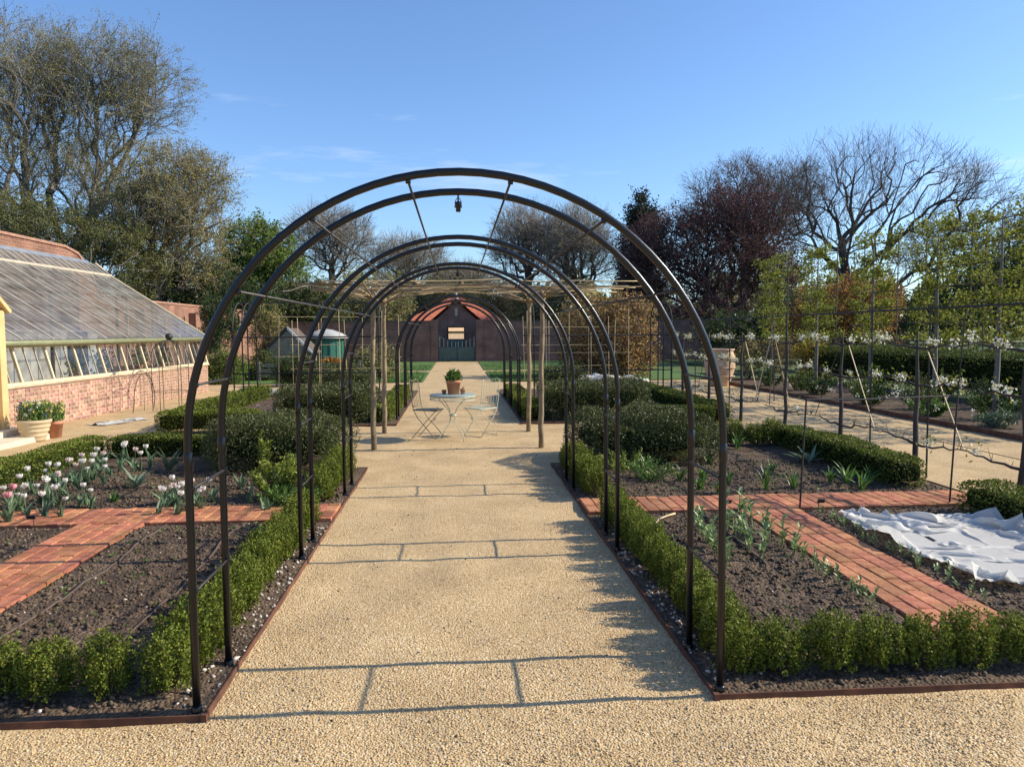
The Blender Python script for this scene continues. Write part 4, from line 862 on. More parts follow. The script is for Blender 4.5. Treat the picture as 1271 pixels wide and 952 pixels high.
# ------------------------------------------------------------------ bistro table and chairs
tx, ty = -0.075, 11.62
root = thing('bistro_table', 'round pale green metal bistro table with four curved legs', 'table', (tx, ty, 0))
m = MB(); m.lathe([(0, 0.700), (0.335, 0.700), (0.350, 0.694), (0.350, 0.686), (0.338, 0.682), (0, 0.682)], 36); m.build('table_top', 'bistro_top', root, True)
m = MB(); m.lathe([(0.342, 0.682), (0.342, 0.665), (0.346, 0.665), (0.346, 0.682)], 36); m.lathe([(0.340, 0.630), (0.346, 0.630), (0.346, 0.618), (0.340, 0.618), (0.340, 0.630)], 36)
for k in range(44):
    a = k*2*math.pi/44; m.beam((0.343*math.cos(a), 0.343*math.sin(a), 0.665), (0.343*math.cos(a+.07), 0.343*math.sin(a+.07), 0.630), 0.004, 0.004)
m.build('pierced_rim', 'bistro_paint', root)
for k in range(4):
    a = R(38)+k*math.pi/2; c, s = math.cos(a), math.sin(a)
    pr = [(0.27, 0.68), (0.25, 0.62), (0.17, 0.55), (0.085, 0.47), (0.045, 0.38), (0.06, 0.29), (0.13, 0.20), (0.22, 0.12), (0.262, 0.06), (0.262, 0.0)]
    MB().tube([(c*r, s*r, z) for r, z in pr], 0.0065, 7).build('leg', 'bistro_paint', root, True)
MB().lathe([(0.03, 0.40), (0.055, 0.395), (0.055, 0.37), (0.03, 0.365)], 14).build('collar', 'bistro_paint', root, True)
def chair(label, x, y, rz, m_):
    root = thing('bistro_chair', label, 'chair', (x, y, 0), rz)
    for s in (-0.19, 0.19):                      # local +X is the front
        MB().tube([(-0.235, s, 0.89), (-0.215, s, 0.78), (-0.20, s, 0.62), (-0.17, s, 0.46), (-0.10, s, 0.33), (0.20, s, 0.0)], 0.0065, 7).build('back_leg_tube', m_, root, True)
        MB().tube([(0.19, s*0.86, 0.445), (0.10, s*0.86, 0.36), (-0.22, s*0.86, 0.0)], 0.006, 7).build('front_leg_tube', m_, root, True)
    MB().tube([(-0.235, -0.19, 0.89), (-0.245, -0.12, 0.915), (-0.235, 0, 0.885), (-0.245, 0.12, 0.915), (-0.235, 0.19, 0.89)], 0.006, 7).build('top_rail', m_, root, True)
    for t in range(6):
        y_ = -0.15+0.06*t; MB().tube([(-0.236, y_, 0.895), (-0.208, y_, 0.68), (-0.178, y_, 0.50)], 0.0032, 5).build('back_bar', m_, root)
    MB().tube([(-0.178, -0.19, 0.50), (-0.178, 0.19, 0.50)], 0.006, 6).build('lower_rail', m_, root)
    sf = MB()
    sf.tube([(-0.17, -0.185, 0.452), (0.19, -0.185, 0.445), (0.205, -0.15, 0.445), (0.205, 0.15, 0.445), (0.19, 0.185, 0.445), (-0.17, 0.185, 0.452)], 0.008, 6, closed=True); sf.build('seat_frame', m_, root, True)
    for t in range(7):
        x_ = -0.14+0.05*t; MB().box((x_-0.018, -0.18, 0.447), (x_+0.018, 0.18, 0.453)).build('seat_slat', m_, root)
    MB().tube([(0.19, -0.19, 0.012), (0.19, 0.19, 0.012)], 0.006, 6).build('foot_bar', m_, root); MB().tube([(-0.21, -0.163, 0.012), (-0.21, 0.163, 0.012)], 0.006, 6).build('foot_bar', m_, root)
chair('olive green folding metal chair turned sideways to the table, greenhouse side', -0.46, 11.86, R(-18), 'bistro_dark')
chair('pale cream folding metal chair with barred back, blossom side of the table', 0.37, 12.02, R(222), 'bistro_paint')
def pot(name, label, x, y, z, r, h, m_, rim=True, n=22, prof=None):
    root = thing(name, label, 'plant pot', (x, y, z)); p = prof or [(0, 0.0), (r*0.68, 0.0), (r*0.92, h*0.80), (r, h*0.80), (r, h), (r*0.88, h), (r*0.84, h*0.86), (0, h*0.86)]
    MB().lathe(p, n).build('pot_body', m_, root, True); MB().lathe([(0, h*0.875), (r*0.84, h*0.87)], n).build('compost', 'soil', root)
    return root
root = pot('flower_pot', 'terracotta pot with a bushy green plant on the bistro table', tx+0.015, ty+0.02, 0.7005, 0.118, 0.215, 'terracotta')
g = np.random.default_rng(61); n = 420; a = g.random(n)*6.283; r = np.sqrt(g.random(n))*0.16; P = np.stack([np.cos(a)*r*0.6, np.sin(a)*r*0.6, 0.18+g.random(n)*0.20*(1-r/0.22)], 1); D = rand_dirs(n, g)*0.6; D[:, 2] = 1; D[:, :2] += np.stack([np.cos(a), np.sin(a)], 1)*0.5
V, F = leaf_quads(P, D, g.uniform(.05, .11, n), 0.028, g); put('foliage', mesh_np(V, F, rnd=g.random(n), mats=['plant_green']), root)
mb = MB()
for k in range(22): mb.strap((J(.05), J(.05), 0.18), k*0.9, random.uniform(.14, .27), .014, random.uniform(.05, .7), random.uniform(.1, .9))
mb.build('blades', 'plant_green', root)
pot('small_pot', 'tiny terracotta pot tipped behind the big pot on the table, greenhouse side', tx-0.13, ty+0.06, 0.7005, 0.038, 0.065, 'terracotta')
o = pot('small_pot', 'small terracotta pot with wilting seedling on the table, blossom side', tx+0.155, ty+0.02, 0.7005, 0.042, 0.078, 'terracotta')
mb = MB(); [mb.strap((0, 0, .06), k*1.3, .08, .02, .3, 1.4) for k in range(5)]; mb.build('seedling', 'terracotta', o)

# ------------------------------------------------------------------ lean-to greenhouse against the garden wall
GH = thing('greenhouse', 'lean-to greenhouse with cream frames, glass roof and low brick wall', 'greenhouse', (-7.40, 12.9, 0), R(-2.2))
Y0, Y1 = -3.2, 9.25                              # local length; local +X faces the garden
SILL, EAVE, RX, RZ, TX, TZ_ = 0.78, 1.52, -2.62, 3.22, -3.02, 3.58
wall = MB().box((-0.22, Y0, -0.05), (-0.012, Y1, SILL-0.03)).build('wall', 'mortar', GH)
bl, bh = 0.222, 0.0745; cnt = 0; bm = {}; rest = []
def wbrick(l):
    k = round(l, 2)
    if k not in bm: bm[k] = MB().box((-0.012, -k/2+0.007, -bh/2+0.007), (0.0, k/2-0.007, bh/2-0.007)).mesh('wall_brick')
    return bm[k]
slots = []
for r_ in range(10):
    y = 0.0; i = 0
    while y < Y1-0.02:                           # Flemish bond: stretcher, header
        l = bl if (i+r_) % 2 == 0 else 0.112
        if y+l > Y1: l = Y1-y
        if l > 0.05: slots.append((y+l/2, r_*bh+bh/2-0.02, l))
        y += l; i += 1
slots.sort(key=lambda s_: s_[0])
for y, z, l in slots[:300]: put('brick', wbrick(l), wall, (random.uniform(-.002, .002), y, z))
mb = MB()
for y, z, l in slots[300:]: mb.box((-0.012, y-l/2+0.007, z-bh/2+0.007), (random.uniform(-.002, .002), y+l/2-0.007, z+bh/2-0.007))
stuff(mb.build('far_bricks', 'wall_brick', wall))
MB().box((-0.23, Y0, SILL-0.03), (0.035, Y1+0.03, SILL)).build('sill', 'terracotta_pale', GH)
MB().box((-0.10, Y0, SILL+0.001), (0.012, Y1+0.02, SILL+0.055)).build('bottom_rail', 'paint_cream', GH)
MB().box((-0.24, Y0, EAVE-0.10), (-0.14, Y1+0.02, EAVE-0.035)).build('top_rail', 'paint_cream', GH)
fx0, fz0, fx1, fz1 = -0.03, SILL+0.05, -0.19, EAVE-0.09   # leaning front light
nb = round((Y1-Y0)/0.93); pw = (Y1-Y0)/nb
for i in range(nb+1):
    y = Y0+i*pw; MB().beam((fx0, y, fz0), (fx1, y, fz1), 0.045, 0.045, up=(0, 1, 0)).build('mullion', 'paint_cream', GH)
    if i < nb:
        for k in (1, 2): MB().beam((fx0, y+pw*k/3, fz0), (fx1, y+pw*k/3, fz1), 0.022, 0.018, up=(0, 1, 0)).build('glazing_bar', 'paint_bar', GH)
        for k in range(3):
            a, b = y+pw*k/3+0.015, y+pw*(k+1)/3-0.015
            MB().add([(fx0, a, fz0), (fx0, b, fz0), (fx1, b, fz1), (fx1, a, fz1)], [(0, 1, 2, 3)]).build('front_pane', 'glass_front', GH)
gut = MB(); gut.tube([(-0.02, Y0, EAVE-0.02), (-0.02, Y1+0.05, EAVE-0.02)], 0.055, 10); gut.build('gutter', 'gutter_paint', GH, True)
MB().box((-0.10, Y0, EAVE-0.06), (-0.03, Y1+0.04, EAVE+0.02)).build('fascia', 'gutter_paint', GH)
def on_roof(t, lift=0.0):
    nx, nz_ = RZ-EAVE, -(RX-0.0); q = math.hypot(nx, nz_)
    return (0.0+(RX)*t+nx/q*lift, EAVE+0.03+(RZ-EAVE)*t+nz_/q*lift)
for i in range(nb+1):
    y = Y0+i*pw; (xa, za), (xb, zb) = on_roof(0, .01), on_roof(1, .01)
    MB().beam((xa, y, za), (xb, y, zb), 0.026, 0.036, up=(0, 1, 0)).build('rafter', 'paint_bar', GH)
    if i < nb:
        for k in (1, 2): MB().beam((xa, y+pw*k/3, za-0.008), (xb, y+pw*k/3, zb-0.008), 0.010, 0.018, up=(0, 1, 0)).build('roof_bar', 'paint_bar', GH)
        for k in range(3):
            a, b = y+pw*k/3+0.012, y+pw*(k+1)/3-0.012
            for j in range(5):
                t0, t1 = j/5-0.008, (j+1)/5+0.012; (x0, z0), (x1, z1) = on_roof(max(t0, -.01), 0.014+random.uniform(-.002, .003)), on_roof(min(t1, 1), 0.002)
                MB().add([(x0, a, z0), (x0, b, z0+random.uniform(-.003, .003)), (x1, b, z1), (x1, a, z1)], [(0, 1, 2, 3)]).build('roof_pane', 'glass_roof', GH)
MB().beam((RX, Y0, RZ+0.05), (RX, Y1+0.03, RZ+0.05), 0.07, 0.06).build('vent_rail', 'paint_bar', GH)
nv = round((Y1-Y0)/1.86); vw = (Y1-Y0)/nv
for i in range(nv):
    y = Y0+i*vw; v_ = MB()
    for a in np.linspace(y+0.03, y+vw-0.03, 7): v_.beam((RX, a, RZ+0.075), (TX, a, TZ_+0.02), 0.03, 0.03, up=(0, 1, 0))
    fr_ = v_.build('roof_vent', 'paint_bar', GH)
    MB().add([(RX, y+.02, RZ+.07), (RX, y+vw-.02, RZ+.07), (TX, y+vw-.02, TZ_+.015), (TX, y+.02, TZ_+.015)], [(0, 1, 2, 3)]).build('vent_pane', 'glass_roof', fr_)
MB().beam((TX, Y0, TZ_+0.03), (TX, Y1-0.35, TZ_+0.03), 0.17, 0.02, up=(0.75, 0, 1)).build('lead_flashing', 'lead', GH)
# far gable end
ge = MB()
for a, b in (((0.0, EAVE), (RX, RZ)), ((RX, RZ), (TX, TZ_)), ((-0.19, EAVE-.08), (-0.03, SILL)), ((TX, EAVE), (-0.1, EAVE))): ge.beam((a[0], Y1, a[1]+0.03), (b[0], Y1, b[1]+0.03), 0.06, 0.06)
for x in (-0.8, -1.5, -2.2): ge.beam((x, Y1, EAVE), (x, Y1, EAVE+(RZ-EAVE)*(x/RX)), 0.05, 0.05)
ge.build('gable_frame', 'paint_cream', GH)
MB().add([(0, Y1-.02, EAVE), (RX, Y1-.02, RZ), (TX, Y1-.02, TZ_), (TX, Y1-.02, SILL), (-.1, Y1-.02, SILL)], [(0, 1, 2, 3, 4)]).build('gable_pane', 'glass_front', GH)
MB().box((-3.0, Y1-0.2, -0.05), (-0.22, Y1-0.001, SILL-0.03)).build('end_wall', 'wall_brick', GH)
# inside
MB().box((-3.04, Y0, -0.05), (-3.0, Y1, 1.75)).build('back_plaster', 'limewash', GH); MB().box((-3.0, Y0, -0.05), (-0.22, Y1, 0.02)).build('inside_floor', 'stone_step', GH)
MB().box((-0.95, 3.2, 0.70), (-0.26, Y1-0.4, 0.75)).build('bench', 'timber_grey', GH)
for i in range(3): MB().box((-1.98, 1.9+3.1*i, 0), (-1.92, 1.96+3.1*i, 2.7)).build('inside_post', 'timber_dark', GH)
MB().box((-2.97, 7.6, 0.02), (-2.93, 8.5, 1.7)).build('inner_door', 'timber_dark', GH)
for i, (a, c) in enumerate(((0.35, 0.5), (3.4, 0.4), (4.6, 0.4), (6.2, 0.5), (7.6, 0.4))):
    gg = np.random.default_rng(i+70); n = 160; P = gg.normal(size=(n, 3))*np.array([.10, .14, .16])+np.array([-0.55, a, 0.75+c*0.6]); V, F = leaf_quads(P, rand_dirs(n, gg), .10, .05, gg)
    pt = thing('bench_plant', 'potted green plant on the greenhouse bench, %s' % ['beside the porch', 'at the porch end of the bench', 'second along the bench', 'third along the bench', 'at the gable end'][i], 'plant', GH.matrix_world @ Vector((0, 0, 0)))
    pt.location = GH.location; pt.rotation_euler = GH.rotation_euler
    put('foliage', mesh_np(V, F, rnd=gg.random(n), mats=['leaf_green']), pt); (MB().box((-0.72, a-.15, 0.0), (-0.40, a+.15, .749)).build('stand', 'timber_grey', pt) if i == 0 else None); MB().lathe([(0, .751), (.07, .751), (.095, .90), (.085, .90), (0, .88)], 12, c=(-0.55, a, 0)).build('pot_body', 'terracotta', pt, True)
# porch door bay
PO = thing('greenhouse_porch', 'yellow ochre painted timber porch with door at the greenhouse front', 'porch', (-7.42, 12.48, 0), R(-2.2))
MB().beam((0.30, -0.06, 0.16), (0.30, -0.06, 2.02), 0.15, 0.15).build('post', 'paint_porch', PO); MB().beam((0.30, -1.30, 0.16), (0.30, -1.30, 2.02), 0.15, 0.15).build('post', 'paint_porch', PO)
MB().beam((0.36, 0.10, 2.00), (0.36, -0.68, 2.62), 0.06, 0.14, up=(1, 0, 0)).build('barge_board', 'paint_porch', PO); MB().beam((0.36, -1.46, 2.00), (0.36, -0.68, 2.62), 0.06, 0.14, up=(1, 0, 0)).build('barge_board', 'paint_porch', PO)
for s_ in (-1, 1): MB().beam((0.34, -0.68+s_*0.4, 2.33), (-1.2, -0.68+s_*0.4, 2.33), 1.0, 0.03, up=(0, s_*0.62, 0.78)).build('roof_slope', 'lead', PO)
dr = MB().box((0.26, -1.225, 0.2), (0.30, -0.135, 2.0)).build('door', 'paint_porch', PO)
for a in (0.3, 1.1): MB().box((0.301, -1.10, a), (0.306, -0.26, a+0.72)).build('door_panel', 'paint_cream', dr)
MB().lathe([(0, .03), (.02, .03), (.02, 0)], 10).build('door_knob', 'black_iron', dr, loc=(0.32, -0.25, 1.05), rot=(0, R(90), 0))
MB().box((-0.25, -0.01, 0.16), (0.23, 0.02, 1.95)).build('side_panel', 'paint_porch', PO)
st_ = thing('stone_steps', 'pale stone steps in front of the greenhouse porch', 'steps', (-7.41, 12.66, 0), R(-2.2))
MB().box((0.0, -1.6, -0.02), (0.95, 0.02, 0.08)).build('step', 'stone_step', st_); MB().box((0.0, -1.45, 0.081), (0.55, 0.0, 0.17)).build('step', 'stone_step', st_)
# big pot by the porch
def flowers_in(root, z, r, h, n, seed, cols):
    g = np.random.default_rng(seed); parts = []
    a = g.random(n)*6.283; rr = np.sqrt(g.random(n))*r; P = np.stack([np.cos(a)*rr, np.sin(a)*rr, z+g.random(n)*h*0.75], 1); D = rand_dirs(n, g)*.5; D[:, 2] = 1
    V, F = leaf_quads(P, D, g.uniform(.06, .16, n), .022, g); put('foliage', mesh_np(V, F, rnd=g.random(n), mats=['plant_green']), root)
    for c, k, zz in cols:
        a = g.random(k)*6.283; rr = np.sqrt(g.random(k))*r*1.05; P = np.stack([np.cos(a)*rr, np.sin(a)*rr, z+h*g.uniform(zz, 1.05, k)], 1)
        P = np.repeat(P, 6, 0)+g.normal(size=(k*6, 3))*.008; V, F = leaf_quads(P, rand_dirs(k*6, g), .034, .026, g); stuff(put('blooms', mesh_np(V, F, rnd=g.random(k*6), mats=[c]), root))
p = ground_px(43, 547)
root = pot('planter', 'large ribbed cream pot of yellow and violet spring flowers by the porch', p.x, p.y, 0, 0.29, 0.34, 'pot_cream', prof=[(0, 0), (0.150, 0), (0.158, 0.03), (0.172, 0.075), (0.184, 0.082), (0.184, 0.10), (0.182, 0.108), (0.196, 0.145), (0.208, 0.152), (0.208, 0.17), (0.204, 0.178), (0.213, 0.212), (0.225, 0.219), (0.225, 0.237), (0.220, 0.245), (0.226, 0.275), (0.246, 0.285), (0.250, 0.325), (0.238, 0.332), (0.225, 0.30), (0, 0.295)])
flowers_in(root, 0.29, 0.21, 0.30, 650, 5, (('petal_yellow', 30, .5), ('petal_white', 14, .4), ('petal_blue', 40, .15)))
p = ground_px(69, 543); root = pot('planter', 'small red terracotta pot with yellow flowers beside the large ribbed pot', p.x, p.y, 0, 0.125, 0.27, 'terracotta'); flowers_in(root, 0.23, 0.13, 0.34, 260, 6, (('petal_yellow', 26, .4),))
p = ground_px(62, 535); pot('planter', 'weathered terracotta pot squeezed behind the large ribbed pot', p.x-0.25, p.y+0.2, 0, 0.14, 0.28, 'terracotta_pale')
# obelisk with ball finial
p = ground_px(213, 510); root = thing('plant_obelisk', 'black iron dome shaped plant support with ball finial near the greenhouse', 'plant support', (p.x, p.y, 0))
for k in range(6):
    a = k*math.pi/3+0.25; c, s = math.cos(a), math.sin(a); pts = [(c*.36, s*.36, -0.05), (c*.36, s*.36, 1.15)]+[(c*.36*math.cos(t), s*.36*math.cos(t), 1.15+0.36*math.sin(t)) for t in np.linspace(.2, 1.57, 8)]
    MB().tube(pts, 0.0075, 6).build('upright', 'black_iron', root)
for z in (0.42, 0.93): MB().tube([(0.362*math.cos(t), 0.362*math.sin(t), z) for t in np.linspace(0, 6.283, 33)[:-1]], 0.006, 6, closed=True).build('ring', 'black_iron', root)
MB().lathe([(0.075*math.sin(t), 1.58-0.075*math.cos(t)) for t in np.linspace(0, math.pi, 12)], 16).build('ball_finial', 'black_iron', root, True)
a_, b_ = ground_px(165, 513), ground_px(191, 506); root = thing('wire_trellis', 'arched wire trellis leaning on the greenhouse brick wall', 'trellis', (a_.x, a_.y, 0))
w_ = (b_-a_); ww = w_.length; root.rotation_euler = (0, 0, math.atan2(w_.y, w_.x)); hh = 0.80
MB().tube([(0, 0, 0), (0, -0.03, hh-ww/2)]+[(ww/2-ww/2*math.cos(t), -0.03, hh-ww/2+ww*.5*math.sin(t)) for t in np.linspace(0.1, 3.04, 14)]+[(ww, -0.03, hh-ww/2), (ww, 0, 0)], 0.008, 6).build('frame', 'black_iron', root)
MB().tube([(ww/2, -0.015, 0), (ww/2, -0.03, hh)], 0.005, 5).build('rod', 'black_iron', root)
p = ground_px(148, 524); g_ = random.Random(3)
tag(grid_o := put('plastic_sack', grid_mesh(-0.55, 0.55, -0.22, 0.22, 0.02, lambda X, Y: 0.012+0.11*np.abs(fbm(X+Y*.6, Y*2, 5, 3, 77))*np.clip(1.1-np.abs(Y)/0.22, 0, 1)+0.02*np.clip(fbm(X, Y, 2, 2, 7), 0, 1), ['plastic_sheet']), None, (p.x, p.y, 0.0), (0, 0, R(70))), 'flattened empty grey plastic sack lying on the greenhouse gravel', 'sack')
p = ground_px(120, 526); tag(MB().tube([(p.x+J(.06)+0.09*k, p.y+0.07*k+J(.05), 0.02) for k in range(7)], 0.012, 5).build('dropped_stick', 'bark_dark'), 'thin dark stick lying on the greenhouse gravel', 'stick')
p = ground_px(293, 562); root = thing('terracotta_cloche', 'small terracotta cloche beside the yew bush at the crossing', 'cloche', (p.x, p.y, 0))
MB().lathe([(0.16, 0), (0.165, 0.03), (0.11, 0.09), (0.06, 0.15), (0.045, 0.2), (0.03, 0.26), (0, 0.27)], 16).build('bell', 'terracotta_pale', root, True); MB().lathe([(0.035, .25), (.045, .27), (.035, .30), (0, .31)], 12).build('knob', 'terracotta_pale', root, True)

# ------------------------------------------------------------------ garden walls, gate, houses behind
WX = -10.55
gw = thing('garden_wall', 'tall old brick garden wall behind the greenhouse, stepping down in a curve', 'wall', (WX, 0, 0))
prof_ = [(-4, 3.98), (21.6, 3.98), (22.3, 3.86), (22.9, 3.5), (23.3, 3.05), (23.6, 2.78), (24.2, 2.72), (42.6, 2.72)]
m = MB(); n = len(prof_)
V = [(0, y, z) for y, z in prof_]+[(-0.35, y, z) for y, z in prof_]+[(0, y, -.1) for y, z in prof_]+[(-.35, y, -.1) for y, z in prof_]; F = []
for i in range(n-1): F += [(2*n+i, 2*n+i+1, i+1, i), (i, i+1, n+i+1, n+i), (n+i, n+i+1, 3*n+i+1, 3*n+i)]
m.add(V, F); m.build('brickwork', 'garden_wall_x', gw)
for (a, za), (b, zb) in zip(prof_[:-1], prof_[1:]): MB().beam((-0.175, a, za+0.035), (-0.175, b, zb+0.035), 0.42, 0.066, up=(0, 0, 1)).build('coping', 'coping_brick', gw)
for y in (26.0, 31.0, 36.5): MB().box((0.0, y, -0.1), (0.28, y+0.5, 2.45)).build('buttress', 'garden_wall_x', gw)
for i, y in enumerate((25.2, 27.6, 28.3, 29.4, 30.3, 33.2, 34.6)):
    o = thing('wall_cane', 'dark training pole standing against the garden wall %s' % ['next to the greenhouse gable', 'past the first buttress', 'amid the wall shrubs', 'before the middle buttress', 'touching the middle buttress', 'past the middle buttress', 'in shade near the far buttress'][i], 'pole', (WX+0.08, y, 0)); MB().tube([(0, 0, 0), (0, 0, 2.3)], 0.03, 6).build('pole', 'timber_dark', o)
FY = 42.5
fw = thing('end_wall', 'shaded brick garden wall at the end of the path, either side of the gate', 'wall', (0, FY, 0))
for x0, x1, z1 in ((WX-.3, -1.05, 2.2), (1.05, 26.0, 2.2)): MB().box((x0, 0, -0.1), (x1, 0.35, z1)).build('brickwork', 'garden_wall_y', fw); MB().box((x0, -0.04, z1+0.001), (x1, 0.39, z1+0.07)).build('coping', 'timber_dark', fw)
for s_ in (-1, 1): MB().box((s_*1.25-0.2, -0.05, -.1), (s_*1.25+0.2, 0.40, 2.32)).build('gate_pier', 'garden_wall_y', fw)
gt = thing('garden_gate', 'dark green double garden gate with open bars at the end of the path', 'gate', (0, FY+0.15, 0))
for s_ in (-1, 1):
    lf = MB().box((min(s_*0.02, s_*1.02), 0, 0.05), (max(s_*0.02, s_*1.02), 0.05, 0.80)).build('gate_leaf', 'gate_green', gt)
    for k in range(2): MB().box((min(s_*(0.08+.47*k), s_*(0.48+.47*k)), -0.006, 0.14), (max(s_*(0.08+.47*k), s_*(0.48+.47*k)), -0.001, 0.70)).build('panel', 'gate_green', lf)
    for k in range(9):
        x = s_*(0.07+0.11*k); h = 1.12+0.30*(abs(x)/1.0)**2; MB().tube([(x, .025, .79), (x, .025, h)], 0.010, 5).build('bar', 'white_paint' if k % 2 == 0 else 'gate_green', lf)
    MB().tube([(s_*(0.03+0.12*k), 0.025, 1.10+0.30*((0.03+.12*k))**2) for k in range(9)], 0.018, 6).build('curved_top_rail', 'gate_green', lf)
    MB().box((s_*1.0-0.035, -0.01, 0.05), (s_*1.0+0.035, 0.06, 1.5)).build('hinge_stile', 'gate_green', lf)
def roof_house(name, label, x0, x1, y0, y1, ze, zr, along='X', gap=None, wallm='garden_wall_y'):
    root = thing(name, label, 'building', ((x0+x1)/2, (y0+y1)/2, 0)); hx, hy = (x1-x0)/2, (y1-y0)/2
    if gap:
        a, b, zt = gap
        for u, v in ((-hx, a), (b, hx)): MB().box((u, -hy, -.1), (v, hy, ze)).build('wall', wallm, root)
        MB().box((a, -hy, zt), (b, hy, ze)).build('lintel', wallm, root)
    else: MB().box((-hx, -hy, -.1), (hx, hy, ze)).build('wall', wallm, root)
    e = 0.25; m = MB()
    if along == 'X':
        r = max(0.01, hx-hy); V = [(-hx-e, -hy-e, ze), (hx+e, -hy-e, ze), (hx+e, hy+e, ze), (-hx-e, hy+e, ze), (-r, 0, zr), (r, 0, zr)]; F = [(0, 1, 5, 4), (1, 2, 5), (2, 3, 4, 5), (3, 0, 4)]
    else:
        V = [(-hx-e, -hy-e, ze), (hx+e, -hy-e, ze), (hx+e, hy+e, ze), (-hx-e, hy+e, ze), (0, -hy-e*.6, zr), (0, hy, zr)]; F = [(0, 4, 5, 3), (1, 2, 5, 4), (2, 3, 5)]
        MB().add([(-hx, -hy-.01, ze), (hx, -hy-.01, ze), (0, -hy-.01, zr-.12)], [(0, 1, 2)]).build('gable', wallm, root)
    m.add(V, F); m.add([(x_, y_, z_-0.06) for x_, y_, z_ in V], [tuple(reversed(f)) for f in F]); m.build('roof', 'roof_tile', root)
    return root
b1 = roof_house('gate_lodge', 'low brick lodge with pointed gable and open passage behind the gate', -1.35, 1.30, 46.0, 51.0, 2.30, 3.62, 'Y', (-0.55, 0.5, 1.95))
MB().box((-0.55, -2.40, 0.0), (0.5, -2.34, 1.22)).build('half_door', 'gate_green', b1); MB().box((-0.08, -2.53, 2.6), (0.08, -2.515, 3.05)).build('gable_slit', 'cream_wall', b1); MB().lathe([(0.12, 3.60), (0.16, 3.75), (0.05, 3.95), (0, 4.15)], 10).build('finial', 'pale_roof', b1, loc=(0, -2.3, 0))
roof_house('stable_block', 'low outbuilding with large red tiled hipped roof behind the lodge', -3.3, 3.15, 51.2, 57.0, 2.3, 4.1, gap=(-0.55, 0.6, 1.95))
cw = thing('pale_cottage', 'small pale cottage glimpsed in sunlight through the lodge passage', 'building', (0.0, 66.0, 0), R(38))
MB().box((-1.6, 0, -.1), (1.6, 2.5, 1.75)).build('wall', 'cream_wall', cw); MB().add([(-1.8, -.2, 1.7), (1.8, -.2, 1.7), (1.8, 1.3, 2.9), (-1.8, 1.3, 2.9)], [(0, 1, 2, 3)]).build('roof', 'terracotta_pale', cw)

# green shed, white-edged cold frame house and heaps on the left, beyond the beds
c_ = at_depth(405, 446, 36.0)
sh = thing('green_shed', 'round green metal shed with pale domed roof near the end wall', 'shed', (c_.x, 36.0, 0))
MB().lathe([(0.82, 0), (0.82, 1.42)], 16).build('wall', 'shed_green', sh)
for k in range(16): MB().box((0.80, -0.02, 0), (0.84, 0.02, 1.42)).build('rib', 'shed_green', sh, rot=(0, 0, k*math.pi/8))
MB().lathe([(1.02, 1.38), (1.04, 1.44), (0.75, 1.62), (0.3, 1.78), (0, 1.82)], 16).build('dome_roof', 'pale_roof', sh, True)
c_ = at_depth(357, 445, 30.0)
cf = thing('white_edged_hut', 'grey timber hut with white barge boards beside the garden wall', 'hut', (c_.x, 30.0, 0))
MB().box((-0.75, 0, -.05), (0.75, 2.0, 1.0)).build('wall', 'timber_grey', cf); MB().add([(-.75, -.01, 1), (.75, -.01, 1), (0, -.01, 1.75)], [(0, 1, 2)]).build('gable', 'timber_grey', cf)
for s_ in (-1, 1):
    MB().beam((s_*0.95, -.06, 0.86), (0, -.06, 1.85), 0.09, 0.05, up=(0, 1, 0)).build('barge_board', 'white_paint' if s_ > 0 else 'timber_dark', cf)
    MB().add([(s_*0.95, -.1, .84), (0, -.1, 1.83), (0, 2.1, 1.83), (s_*.95, 2.1, .84)], [(0, 1, 2, 3)]).build('roof_slope', 'timber_dark', cf)
c_ = at_depth(345, 470, 26.0)
for k in range(2):
    cb = thing('compost_bay', 'low slatted timber compost bay %s' % ['in front of the white edged hut', 'next to the leaf heap'][k], 'compost bay', (c_.x+k*1.9, 26.5, 0))
    for z in (0.12, 0.30, 0.48): MB().box((-0.75, 0, z), (0.75, .03, z+.12)).build('slat', 'timber_grey', cb)
    for x in (-.75, .75): MB().box((x-.04, -.03, 0), (x+.04, .08, .68)).build('post', 'timber_grey', cb)
c_ = at_depth(412, 455, 33.0); gg = np.random.default_rng(81); n = 1500; a = gg.random(n)*6.28; r = np.sqrt(gg.random(n)); P = np.stack([np.cos(a)*r*1.1, np.sin(a)*r*.8, .02+.55*(1-r**1.5)*gg.uniform(.8, 1.05, n)], 1); V, F = leaf_quads(P, rand_dirs(n, gg), .12, .08, gg)
stuff(tag(put('leaf_heap', mesh_np(V, F, rnd=gg.random(n), mats=['leaf_orange']), None, (c_.x, 33, 0)), 'heap of orange brown dead leaves before the green shed', 'leaf heap'))

# cane rows for climbers and black fruit tunnel in the far beds
def cane_row(label, x0, x1, Y, n, zs, h=2.1):
    root = thing('cane_row', label, 'cane frame', (x0, Y, 0)); w = x1-x0
    for i in range(n):
        x = w*i/(n-1); MB().tube([(x+J(.03), J(.05), -0.05), (x+J(.05), J(.04), h+J(.12))], 0.009, 5).build('cane', 'cane', root)
    for z in zs: MB().tube([(-.1, 0, z), (w+.1, 0, z+J(.02))], 0.006, 4).build('cross_cane', 'cane', root)
cane_row('upright bamboo canes with cross canes on the greenhouse side, nearer the yew', -4.5, -1.9, 19.6, 6, (0.35, 1.05, 2.05))
cane_row('upright bamboo canes with cross canes on the greenhouse side, nearer the lawn', -4.7, -1.7, 22.4, 5, (0.6, 1.3))
cane_row('upright bamboo canes with cross canes on the blossom side, nearer the yew', 1.8, 4.4, 19.4, 6, (0.45, 1.1, 1.75))
cane_row('upright bamboo canes with cross canes on the blossom side, nearer the lawn', 2.2, 5.2, 25.0, 5, (0.5, 1.2))
